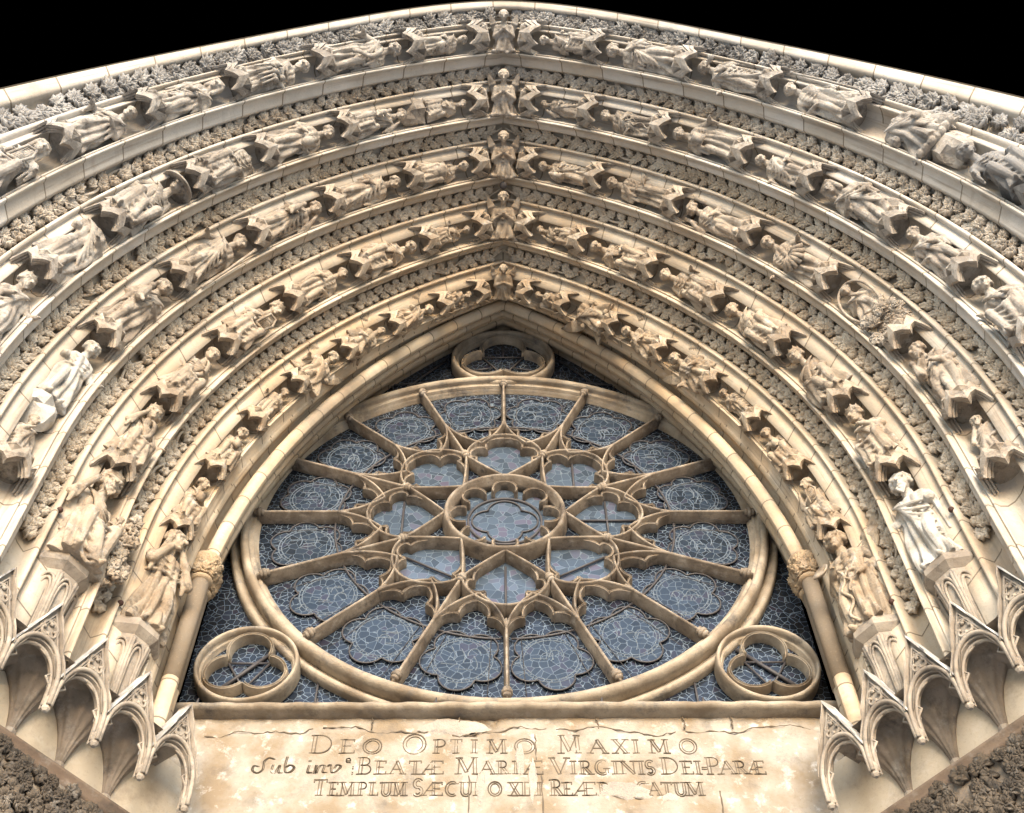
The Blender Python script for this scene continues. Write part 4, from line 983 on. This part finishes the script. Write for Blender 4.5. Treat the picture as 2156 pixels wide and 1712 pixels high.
# order, side, [(look, pose, head, left arm, right arm, attribute, wings, mantle)] from the keystone downwards
FIG = {
(1, -1): [('angel leaning under a narrow wing', 'bust', 'curly', 'hold', 'stump', None, (0, 1), 1), ('angel with both arms broken and one wing', 'bust', 'curly', 'stump', 'hold', None, (1, 0), 1),
  ('angel with smooth worn round head and wing', 'bust', 'worn', 'hold', 'hold', None, (1, 0), 0), ('angel stretching out a broken hand', 'bust', 'curly', 'out', 'stump', None, (1, 1), 1),
  ('angel with a tall raised wing', 'stand', 'curly', 'out', 'hold', None, (1, 0), 0), ('bearded seated scribe with an open book', 'sit', 'beard', 'hold', 'lap', 'book', 0, 1),
  ('seated reader in a heavy mantle', 'sit', 'curly', 'hold', 'hold', 'book', 0, 1), ('standing long haired woman pressing joined hands to her cheek', 'stand', 'long', 'cheek', 'cheek', None, 0, 0)],
(1, 1): [('angel under a broad spread wing', 'bust', 'curly', 'hold', 'hold', None, (1, 1), 1), ('badly broken headless angel', 'bust', 'none', 'stump', 'stump', None, (1, 0), 1),
  ('small angel with a broken wing tip', 'bust', 'curly', 'pray', 'hold', None, (0, 1), 1), ('angel turning towards the window', 'bust', 'curly', 'out', 'hold', None, (1, 1), 0),
  ('angel with a raised rounded wing', 'stand', 'curly', 'hold', 'out', None, (0, 1), 1), ('seated man bending over a round bundle', 'sit', 'bare', 'hold', 'lap', 'jar', 0, 1),
  ('seated man holding a small harp', 'sit', 'curly', 'up', 'hold', 'harp', 0, 1), ('standing angel holding a round paten, cords on the robe', 'stand', 'curly', 'hold', 'hip', 'disc', (0, 1), 0)],
(2, -1): [('reclining figure behind a stone chest', 'sit', 'bare', 'out', 'hold', 'chest', 0, 1), ('seated figure in crumpled drapery', 'sit', 'curly', 'lap', 'hold', None, 0, 1),
  ('standing robed figure turning aside', 'stand', 'bare', 'hold', 'hip', None, 0, 0), ('crowned seated king plucking a harp', 'sit', 'crown', 'hold', 'hold', 'harp', 0, 1),
  ('seated man in a round cap with scroll', 'sit', 'cap', 'hip', 'hold', 'scroll', 0, 1), ('crowned seated king with scroll over shoulder', 'sit', 'crown', 'up', 'out', 'scroll', 0, 1),
  ('crowned king sitting beside a vine bush', 'sit', 'crownbeard', 'up', 'lap', 'vine', 0, 1)],
(2, 1): [('seated figure with bundle and raised arm', 'sit', 'curly', 'up', 'hold', 'bundle', 0, 1), ('seated figure buried in folded cloth', 'sit', 'cap', 'hold', 'lap', None, 0, 1),
  ('seated man with a dark belt', 'sit', 'bare', 'lap', 'out', None, 0, 0), ('seated figure clasping its knee', 'sit', 'curly', 'lap', 'lap', None, 0, 1),
  ('crowned king resting one hand on his knee', 'sit', 'crown', 'hip', 'lap', None, 0, 1), ('crowned long haired king in a wide mantle', 'sit', 'crown', 'lap', 'pray', None, 0, 1),
  ('bearded figure with bleached broken chest', 'stand', 'beard', 'stump', 'stump', None, 0, 1)],
(3, -1): [('figure holding a barrel, stone frame behind head', 'sit', 'bare', 'hold', 'hold', 'barrel', 0, 0), ('robed figure with a curled collar', 'stand', 'curly', 'hold', 'down', None, 0, 1),
  ('man carrying a child on his shoulder', 'stand', 'curly', 'hold', 'up', 'CHILD', 0, 1), ('walking man with a long staff', 'stand', 'bare', 'out', 'hold', 'staff', 0, 1),
  ('woman and child embracing', 'stand', 'curly', 'hold', 'hold', 'CHILD', 0, 1), ('bleached broken figure on a snapped base', 'stand', 'curly', 'stump', 'out', None, 0, 0),
  ('standing figure bowing its head', 'stand', 'cap', 'pray', 'down', None, 0, 1)],
(3, 1): [('figure hugging a small child', 'stand', 'curly', 'hold', 'hold', 'CHILD', 0, 1), ('figure in long straight robe folds', 'stand', 'bare', 'pray', 'hip', None, 0, 0),
  ('slender figure with a frame above the head', 'stand', 'curly', 'up', 'hold', 'slab', 0, 0), ('warrior with a fluted skirt', 'stand', 'cap', 'out', 'out', 'shell', 0, 0),
  ('figure inside an oval halo above foliage', 'bust', 'bare', 'hold', 'pray', 'HALO', 0, 1), ('standing man carrying a small child', 'stand', 'beard', 'pray', 'hold', 'CHILD', 0, 1),
  ('bald bearded man touching his beard', 'stand', 'beard', 'cheek', 'hip', None, 0, 1)],
(4, -1): [('figure curled sideways with no canopy', 'sit', 'bare', 'hold', 'lap', None, 0, 1), ('mother lifting a baby', 'sit', 'curly', 'hold', 'up', 'CHILD', 0, 1),
  ('standing figure with a small jar', 'stand', 'curly', 'hold', 'hip', 'jar', 0, 0), ('crouching figure with large smooth knees', 'sit', 'none', 'lap', 'lap', None, 0, 0),
  ('seated pilgrim in a wide brimmed hat', 'sit', 'hat', 'hip', 'lap', None, 0, 1), ('headless draped figure', 'stand', 'none', 'stump', 'hold', None, 0, 1),
  ('curly crowned figure at the photo edge', 'stand', 'crownbeard', 'hold', 'out', None, 0, 1)],
(4, 1): [('figure with a broad sash, arm raised', 'stand', 'curly', 'up', 'hold', None, 0, 1), ('robed figure with a looped cord', 'stand', 'curly', 'hip', 'hold', 'cords', 0, 1),
  ('plain robed figure holding a book', 'stand', 'bare', 'hold', 'out', 'book', 0, 0), ('curly haired figure with a thrown back hood', 'stand', 'curly', 'out', 'lap', None, 0, 1),
  ('veiled woman in a wide cloak', 'stand', 'hood', 'hold', 'lap', None, 0, 1), ('man wrapped in a striped sash', 'stand', 'bare', 'hip', 'hold', None, 0, 1),
  ('curly headed man at the photo edge', 'sit', 'curly', 'out', 'hold', None, 0, 1)],
(5, -1): [('old man with a forked beard, smooth cloak', 'stand', 'beard', 'hold', 'hold', None, 0, 1), ('figure with long trailing sleeves', 'stand', 'curly', 'out', 'pray', 'scroll', 0, 1),
  ('elder clutching a knotted bundle', 'stand', 'beard', 'hold', 'hip', 'bundle', 0, 1), ('hooded figure with crossed arms', 'stand', 'hood', 'hold', 'hold', None, 0, 1),
  ('round faced figure with a billowing cloak', 'stand', 'cap', 'out', 'hold', None, 0, 1), ('harp player with long hair', 'sit', 'long', 'hold', 'out', 'harp', 0, 1)],
(5, 1): [('curled figure half broken away', 'sit', 'curly', 'lap', 'stump', None, 0, 1), ('standing woman with clasped hands', 'stand', 'curly', 'hold', 'pray', None, 0, 1),
  ('man blowing a short horn', 'stand', 'curly', 'out', 'pray', 'horn', 0, 1), ('tall figure in a belted gown', 'stand', 'bare', 'hip', 'down', 'staff', 0, 0),
  ('kneeling headless figure beside rubble', 'bust', 'none', 'stump', 'hold', None, 0, 1), ('dark crouching figure with curly head', 'sit', 'curly', 'out', 'lap', None, 0, 0)],
}
ORDN = ['first', 'second', 'third', 'fourth', 'fifth', 'sixth', 'seventh', 'eighth']
FW = {1: .37, 2: .44, 3: .45, 4: .46, 5: .46}
seed = 100
JAMB_FEET = {}
BLEACH = stone('bleached_stone', (.30, .265, .215), (.46, .43, .385), crust=(.13, .115, .10), crust_amt=.6, bump=.6, nsc=4, csc=7)
DARKFIG = stone('dark_statue_stone', (.15, .14, .13), (.22, .21, .20), crust=(.05, .045, .04), crust_amt=.6, bump=.4)
for (i, side), lst in FIG.items():
    ts = TC[i]
    for k, (look, pose, hd, la, ra, at, wings, mant) in enumerate(lst):
        seed += 1; r = random.Random(seed)
        tu = ts[k]; bottom = (k+1 >= len(ts)) or (i == 1 and k == 7) or (i in (2, 3) and k == 6)
        if i == 3 and k == 6: bottom = False
        tl = ts[k+1] if k+1 < len(ts) else -.12
        if bottom: tl = {1: -.20, 2: -.195, 3: -.19}[i]
        if i == 3 and k == 6: tl = -.12
        wq = FW[i]; hc = .30 if i > 1 else .26
        Pu, nu = place(i-.02, tu, side, -.06); Pl, nl = place(i-.02, tl, side, -.06)
        if bottom: Pl.z = -.985*S
        Z = Pu-Pl; dist = Z.length; n = (nu+nl)/2 if not bottom else nl
        off = .0 if bottom else hc*.53
        H = dist-off-hc*.30
        F = frame(Pl, Z, nl if not bottom else n)
        root = empty('voussoir_statue', F)
        wl = 'left' if side < 0 else 'right'
        if bottom: lab = look+', standing on a pedestal' if pose == 'stand' else look+', on a pedestal'
        else: lab = '%s, %s %s of the keystone in the %s figure arch' % (look, ORDN[k], wl, ORDW[i])
        if len(lab.split()) > 16: lab = '%s, %s %s of keystone, %s arch' % (look, ORDN[k], wl, ORDW[i])
        tag(root, lab, 'carved statue', 'carved figures in the '+ORDW[i]+' arch')
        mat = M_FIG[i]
        if 'bleached' in look: mat = BLEACH
        if 'dark crouching' in look or 'headless figure beside' in look: mat = DARKFIG if 'dark' in look else mat
        hs = 1.25 if pose == 'stand' else (1.4 if pose == 'sit' else 1.2)
        sc = H/(.79+.2*hs) if pose != 'bust' else H/(.79+.2*hs-.28)
        if i == 1 and not bottom: sc *= .90
        elif not bottom: sc *= .95
        if at == 'HALO': sc = H*.52/.76
        if hd == 'none': sc = H/.86 if pose != 'bust' else H/(.80 if i == 5 else .66)
        zoff = off-(.28*sc if pose == 'bust' else 0)
        if at == 'HALO': zoff = off+H*.40-.28*sc
        fat = .95+r.uniform(0, .2)
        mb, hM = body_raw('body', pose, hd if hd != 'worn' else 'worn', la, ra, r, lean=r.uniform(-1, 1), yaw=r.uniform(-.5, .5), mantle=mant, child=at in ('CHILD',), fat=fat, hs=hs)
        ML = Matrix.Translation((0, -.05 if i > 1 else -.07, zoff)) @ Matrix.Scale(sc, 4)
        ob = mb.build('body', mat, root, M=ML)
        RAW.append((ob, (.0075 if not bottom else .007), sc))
        gr = empty('g'); bpy.data.objects.remove(gr)
        def part_fix(o): o.matrix_local = ML
        before = set(root.children)
        if hM is not None and hd in ('crown', 'crownbeard'): crown_part(hM, root, mat)
        if hM is not None and hd == 'hat': hat_part(hM, root, mat)
        if wings:
            for wi, sx in ((0, -1), (1, 1)):
                if wings[wi]: wing_part(root, mat, (sx*.10, .03, .62), (sx*.36, .03, .98+.1*r.random()), .20, sx)
        if at == 'HALO': attribute('mandorla', root, mat, r); attribute('leaves', root, mat, r)
        elif at and at != 'CHILD': attribute(at, root, mat, r)
        if i == 1 and side == 1 and k == 7: attribute('cords', root, mat, r)
        if i == 1 and side == -1 and k == 7: pass
        for o in root.children:
            if o not in before: part_fix(o)
        if at == 'HALO':
            for o in root.children:
                if o.name.startswith('carved_foliage'): o.matrix_local = Matrix.Translation((0, -.02, off)) @ Matrix.Scale(H*.92, 4)
        # the canopy under the figure's feet
        nocan = (i, side, k) in ((4, -1, 0), (3, -1, 5), (5, 1, 4)) or bottom
        if not nocan:
            nn = nl; TT = place(i-.02, min(tl+.01, 1), side, -.06)[0]-place(i-.02, tl-.01, side, -.06)[0]
            CM = frame(Pl, TT, nn); CM = F.inverted() @ CM
            canopy_part(root, mat, i, CM, w=wq, d=.33 if i > 1 else .29, h=hc)
        elif not bottom:                  # broken base left in the hollow
            bk = MB(); rg = []
            for zz, k_ in ((-.16, .5), (-.10, .85), (.0, 1.0), (.13, .95)):
                rg.append([(.2*k_*math.cos(a)*r.uniform(.8, 1.15), -.05+.17*k_*math.sin(a)*r.uniform(.75, 1.15), zz+.10*math.sin(a*2)*(1 if zz < 0 else .1)) for a in [2*math.pi*j/11 for j in range(11)]])
            bk.loft(rg); bk.build('broken_base', mat, root, smooth=False)
# keystone angels, each between two canopies
KEY = {1: ('small keystone angel with folded hands over the window point', 1), 2: ('keystone angel with two upright wings, second arch from the window', 1), 3: ('keystone angel praying above a dark hole in the middle arch', 1),
       4: ('keystone angel in the fourth arch, next below the topmost keystone', 0), 5: ('topmost keystone angel under the outer roll moulding', 1)}
for i in range(1, 6):
    seed += 1; r = random.Random(seed); z0 = place(i-.33, 1.0, 1, -.02)[0]; z1 = place(i+.27, 1.0, 1, .02)[0]; n = place(i, 1.0, 1)[1]
    if i == 1: z0 = place(i-.42, 1.0, 1, -.02)[0]
    F = frame(z0, z1-z0, n); root = empty('keystone_angel', F); H = (z1-z0).length*1.25
    tag(root, KEY[i][0], 'carved statue', 'keystone angels at the arch points')
    sc = H/(.79+.25-.28); mat = M_FIG[i]
    mb, hM = body_raw('body', 'bust', 'curly', 'pray', 'pray', r, mantle=0, hs=1.25, fat=.85)
    ML = Matrix.Translation((0, -.20, -.28*sc)) @ Matrix.Scale(sc, 4)
    ob = mb.build('body', mat, root, M=ML); RAW.append((ob, .0105, sc))
    b4 = set(root.children)
    for sx in (-1, 1): wing_part(root, mat, (sx*.09, .04, .60), (sx*.26, .03, 1.0), .15, sx)
    for o in root.children:
        if o not in b4: o.matrix_local = ML
    if i == 3:
        mb = MB(); mb.ell((0, -.30, -.10), (.055, .03, .055), 12, 7); mb.build('drain_hole', M_IRON, root)
    for sx in (-1, 1):
        tq = TC[i][0]-.004; P, nn = place(i-.02, tq, sx, -.06)
        TT = place(i-.02, tq+.012, sx, -.06)[0]-place(i-.02, tq-.012, sx, -.06)[0]
        CM = F.inverted() @ frame(P, TT, nn); canopy_part(root, mat, i, CM, w=FW[i], d=.33 if i > 1 else .29, h=.30 if i > 1 else .26)
# fuse every figure into one continuous carved surface
for ob, vox, sc in RAW:
    m = ob.modifiers.new('fuse', 'REMESH'); m.mode = 'VOXEL'; m.voxel_size = vox/sc; m.use_smooth_shade = True
    s_ = ob.modifiers.new('wear', 'SMOOTH'); s_.factor = .25; s_.iterations = 1
bpy.context.view_layer.update()
dg = bpy.context.evaluated_depsgraph_get()
for ob, vox, sc in RAW:
    me = bpy.data.meshes.new_from_object(ob.evaluated_get(dg)); old = ob.data
    mt = old.materials[0]; ob.modifiers.clear(); ob.data = me
    if not me.materials: me.materials.append(mt)
    me.polygons.foreach_set('use_smooth', [True]*len(me.polygons)); me.name = 'body'
# JAMBS-BEGIN
# ------------------------------------------------------------------ jambs: pedestals, gabled canopies, wall, cornice, leaf band
COPE = stone('coping_stone', (.30, .275, .245), (.50, .48, .45), crust=(.08, .07, .066), crust_amt=.8, nsc=4, csc=6)
def pedestal(q, side, label):
    P, n = place(q-.02, -.19, side, -.06); x0, y0 = P.x, P.y
    zt, zb = -.985*S, -1.31*S
    root = empty('statue_pedestal', Matrix.Translation((x0, y0, zb)) @ Matrix.Rotation(math.atan2(n.y, n.x)+math.pi/2, 4, 'Z'))
    tag(root, label, 'pedestal', 'octagonal pedestals under the lowest figures')
    H = zt-zb; R = .30; k8 = [math.radians(22.5+45*k) for k in range(8)]
    mb = MB(); mb.loft([[(r*math.cos(a), r*math.sin(a), z) for a in k8] for r, z in ((R*.62, 0), (R*.66, H*.55), (R*.80, H*.86))])
    mb.build('shaft', M_GAB, root, smooth=False)
    mb = MB(); mb.loft([[(r*math.cos(a), r*math.sin(a), z) for a in k8] for r, z in ((R*.80, H*.84), (R*.95, H*.88), (R*1.02, H*.90), (R*1.02, H*.965), (R*.98, H*.975), (R*.98, H))])
    mb.build('top_slab', M_GAB, root, smooth=False)
    mb = MB()                              # blind arcade on every face
    for k in range(8):
        a = math.radians(45*k); X = Vector((-math.sin(a), math.cos(a), 0)); N_ = Vector((math.cos(a), math.sin(a), 0))
        def pt(u, w):                      # u across, w up 0..1
            r = R*(.62+.04*min(w/.55, 1)+(.14*max(0, (w-.55)/.31)))*math.cos(math.radians(22.5))
            return tuple(N_*(r+.012)+X*u*r*.80+Vector((0, 0, w*H)))
        for sg in (-1, 1): mb.tube([pt(sg*.47, w) for w in (.02, .3, .55, .8)], .017, 6)
        for rad_, off in ((.45, 0), (.33, -.05)):
            arc_ = [(-rad_, .02), (-rad_, .56+off)]+[(-rad_+rad_*(1-math.cos(math.pi/2*t)), .56+off+.22*math.sin(math.pi/2*t)**.8) for t in (.2, .4, .6, .8, 1)]
            arc_ += [(-u, w) for u, w in arc_[::-1][1:]]
            mb.tube([pt(u, w) for u, w in arc_], .014, 6)
    mb.build('blind_arcade', M_GAB, root)
for side, wd in ((-1, 'left'), (1, 'right')):
    pedestal(1, side, {-1: 'octagonal stone pedestal with blind arches under the woman touching her cheek', 1: 'octagonal stone pedestal with blind arches under the angel holding a paten'}[side])
    pedestal(2, side, {-1: 'octagonal stone pedestal with blind arches under the king by the vine', 1: 'octagonal stone pedestal with blind arches under the bleached bearded figure'}[side])
    # --- splayed wall behind and below
    ux, uy = .80, -1.0                      # direction of the wall in plan, per metre of depth
    def wp(d, off=0.0, z=0.0):             # d = depth towards the viewer in rose radii
        L = math.hypot(ux, uy); return (side*((.955+ux*d)*S-off*(-uy)/L), -d*S-off*ux/L, z*S)
    mb = MB(); mb.grid([[wp(d, 0, z) for d in np.linspace(-.05, 1.5, 24)] for z in (-1.25, -1.34, -1.42, -1.5, -1.7, -2.0, -2.4)], flip=side > 0)
    wall = mb.build('jamb_wall', M_WALL, smooth=False); tag(wall, 'splayed '+wd+' jamb wall behind the row of gabled canopies', 'wall')
    prof = [(0, -1.500), (.05, -1.503), (.07, -1.508), (.07, -1.518), (.035, -1.524), (.045, -1.532), (.015, -1.54), (0, -1.545)]
    mb = MB(); mb.grid([[wp(d, o, z) for d in np.linspace(-.05, 1.5, 12)] for o, z in prof], flip=side > 0)
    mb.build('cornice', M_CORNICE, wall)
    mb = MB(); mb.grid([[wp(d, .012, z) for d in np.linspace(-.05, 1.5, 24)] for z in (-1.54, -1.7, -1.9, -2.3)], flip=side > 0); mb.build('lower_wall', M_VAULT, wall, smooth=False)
    lm = MB(); r = random.Random(40+side); lib = [leaf_mesh(kd, r) for kd in ('oak', 'vine', 'oak', 'vine')]
    nn = np.array((-side*1.0, -.80, 0))/math.hypot(1, .80); T = np.array((side*.80, -1.0, 0))/math.hypot(1, .80); Zv = np.array((0, 0, 1.))
    for kk in range(32*14):
        d = -.02+.040*(kk % 32)+r.uniform(-.015, .015)+.02*((kk//32) % 2); z = -1.556-.036*(kk//32)+r.uniform(-.012, .012); an = r.uniform(0, 6.28); v, f = lib[r.randrange(4)]
        X = T*math.cos(an)+Zv*math.sin(an); Y = -T*math.sin(an)+Zv*math.cos(an); n2 = nn+.22*(T*r.uniform(-1, 1)+Zv*r.uniform(-1, .4)); n2 /= np.linalg.norm(n2)
        sz = r.uniform(.10, .13)
        lm.add((np.array(wp(d, .0, z))+sz*(v[:, :1]*X+(v[:, 1:2]-.4)*Y)+.14*v[:, 2:3]*n2).tolist(), f)
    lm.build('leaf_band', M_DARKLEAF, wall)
    # --- row of gabled canopies
    du = (.10, -.13); lu = math.hypot(*du); tx, ty = du[0]/lu, du[1]/lu; nx_, ny_ = -.13/lu, -.10/lu   # face normal (towards door and viewer)
    x00, y00 = .885, -.14
    def gp0(u, z, o=0.0):                   # u in units of one canopy along the row, z in radii, o metres out of the face
        return (side*((x00+du[0]*u)*S+nx_*o), (y00+du[1]*u)*S+ny_*o, z*S)
    ZT, ZV, ZG = -1.49, -1.395, -1.19
    for k in range(6):
        def gp(u, z, o=0.0, k=k): return gp0(u+k, z, o)
        root = empty('gabled_canopy', Matrix.Translation(gp(.5, ZT))); root_inv = Matrix.Translation(Vector(gp(.5, ZT))).inverted()
        pos = ['nearest the inscription', 'second from the inscription', 'third from the inscription', 'fourth from the inscription', 'fifth from the inscription', 'farthest from the inscription'][k]
        tag(root, 'stone gable canopy with quatrefoil on the '+wd+' jamb, '+pos, 'canopy', 'gabled canopies along the jambs')
        def B(mb, nm, mat, sm=True, par=None):
            o = mb.build(nm, mat, par or root, smooth=sm)
            if par is None: o.matrix_local = root_inv
            return o
        hw = .455
        def archc(sc, n=9, top=-1.325, spring=-1.455):     # pointed arch, left foot to right foot
            L_ = [(.5-hw*sc+hw*sc*(1-math.cos(math.pi/2*t/n))*1.0, spring+(top-spring)*math.sin(math.pi/2*t/n)**.85*(.55+.45*sc)) for t in range(n+1)]
            L_ = [(.5-hw*sc, ZT)]+L_
            return L_+[(1-u, z) for u, z in L_[::-1][1:]]
        ac = archc(1.0); m = len(ac)
        outer = []
        for i_, (u, z) in enumerate(ac):   # matching points on the gable outline
            s = i_/(m-1)
            if s <= .5: w = s/.5; outer.append((0.0, ZT+(ZV-ZT)*(w/.3)) if w < .3 else (.5*(w-.3)/.7, ZV+(ZG-ZV)*(w-.3)/.7))
            else: w = (1-s)/.5; outer.append((1.0, ZT+(ZV-ZT)*(w/.3)) if w < .3 else (1-.5*(w-.3)/.7, ZV+(ZG-ZV)*(w-.3)/.7))
        mb = MB()
        mb.grid([[gp(u, z, -.09) for u, z in outer], [gp(u, z, 0) for u, z in outer], [gp(u, z, 0) for u, z in ac], [gp(u, z, -.09) for u, z in ac]], flip=side < 0)
        B(mb, 'gable', M_GAB, False)
        mb = MB()                          # roll mouldings of arch and gable
        mb.tube([gp(u, z, .018) for u, z in archc(1.05, top=-1.316)], .020, 8); mb.tube([gp(u, z, -.03) for u, z in archc(.955, top=-1.331)], .014, 8)
        for q_, w_ in ((.05, .016), (.085, .009)): mb.tube([gp(q_, ZV+.012-q_*.25, .010), gp(.5, ZG-.012-q_*.40, .010), gp(1-q_, ZV+.012-q_*.25, .010)], w_, 7)
        B(mb, 'mouldings', M_GAB)
        for a, b, cm in (((-.02, ZV-.005), (.5, ZG), M_GAB), ((.5, ZG), (1.02, ZV-.005), COPE)):   # sloping top slabs, the outer one paler
            mb = MB(); rr_ = random.Random(k*7+int(a[0]*10)+side); n_ = 7; secs = []
            for q_ in range(n_+1):
                u = a[0]+(b[0]-a[0])*q_/n_; z = a[1]+(b[1]-a[1])*q_/n_; j1, j2 = rr_.uniform(-.012, .012), rr_.uniform(-.014, .014)
                p = [Vector(gp(u, z, .045+j1)), Vector(gp(u, z, -.14))]
                secs.append([p[0], p[0]+Vector((0, 0, .030+j2)), p[1]+Vector((0, 0, .05+j2)), p[1]])
            mb.loft([[tuple(x) for x in q] for q in secs]); B(mb, 'coping', cm, False)
        mb = MB(); cz = -1.279; R_ = .022
        for j in range(4):
            a0 = math.radians(45+90*j); cu_, cv_ = .085*math.cos(a0), .0145*math.sin(a0)
            mb.tube([gp(.5+cu_+.078*math.cos(a0+math.radians(x)), cz+cv_+.0130*math.sin(a0+math.radians(x)), .012) for x in range(-125, 126, 25)], .012, 7)
        mb.tube([gp(.5+.175*math.cos(a), cz+.0295*math.sin(a), .008) for a in [2*math.pi*x/28 for x in range(28)]], .011, 6, closed=True)
        B(mb, 'quatrefoil', M_GAB)
        mb = MB()                          # cusps of the arch
        for sg in (0, 1):
            f_ = (lambda u: 1-u) if sg else (lambda u: u)
            mb.tube([gp(f_(u), z, -.035) for u, z in ((.06, -1.455), (.09, -1.42), (.20, -1.402), (.13, -1.388), (.18, -1.36), (.33, -1.344), (.5, -1.334))], .011, 6)
        B(mb, 'cusps', M_GAB)
        # vault running back to the wall, on ribs gathered at small corbels
        def deep(u, z, d_): p = Vector(gp(u, z, 0)); return (p.x-side*nx_*0+side*(-nx_)*d_, p.y-ny_*d_, p.z)
        mb = MB(); mb.grid([[deep(u, -1.318, d_) for u in ((0, .5, 1) if k else (.55, .8, 1))] for d_ in (.06, .4, .75)], flip=side > 0)
        cor = Vector(deep(0, -1.495, .44)); rows = []
        for r_, z in ((.03, -1.50), (.045, -1.475), (.065, -1.445), (.10, -1.41), (.15, -1.375), (.23, -1.34), (.32, -1.318)):
            rows.append([(cor.x+r_*(1+.05*math.cos(12*a))*math.cos(a), cor.y+r_*(1+.05*math.cos(12*a))*math.sin(a), z*S) for a in [2*math.pi*j/72 for j in range(72)]])
        if k: mb.grid(rows, closed=True)
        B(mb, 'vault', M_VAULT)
        mb = MB()
        if k: mb.loft([[(cor.x+r_*math.cos(a), cor.y+r_*math.sin(a), cor.z+z) for a in [2*math.pi*j/8 for j in range(8)]] for r_, z in ((.02, -.07), (.05, -.035), (.055, 0), (.045, .02))])
        if k: B(mb, 'corbel', M_GAB, False)
        mb = MB()                          # pendant at the foot between two arches
        for kk in ((0,)):
            c = Vector(gp(kk, ZT, -.02)); mb.loft([[(c.x+r_*math.cos(a), c.y+r_*math.sin(a), c.z+z) for a in [2*math.pi*j/8 for j in range(8)]] for r_, z in ((.018, -.045), (.036, -.025), (.034, 0), (.045, .05), (.035, .09))])
        B(mb, 'pendant', M_GAB, False)
    # flat roof of the canopies, carrying the pedestals
    mb = MB(); mb.grid([[gp0(u, -1.302, o) for u in (.24, 1, 2, 4, 6.5, 10)] for o in (-.04, -.9)], flip=side < 0)
    tag(mb.build('canopy_roof', M_GAB, smooth=False), 'narrow flat stone ledge over the '+wd+' gabled canopies under the pedestals', 'ledge')
    for q, t, lb in ((1.42, -.175, 'small rusty iron pin on the '+wd+' jamb beside the inner pedestal'), (2.42, -.11, 'small rusty iron pin on the '+wd+' jamb beside the outer pedestal')):
        P, n = place(q-.1, t, side, .02); mb = MB(); mb.cap(P, P+n*.05, .016); mb.ell(tuple(P+n*.065), (.03, .03, .03), 10, 7)
        tag(mb.build('iron_pin', M_RUST), lb, 'iron pin')
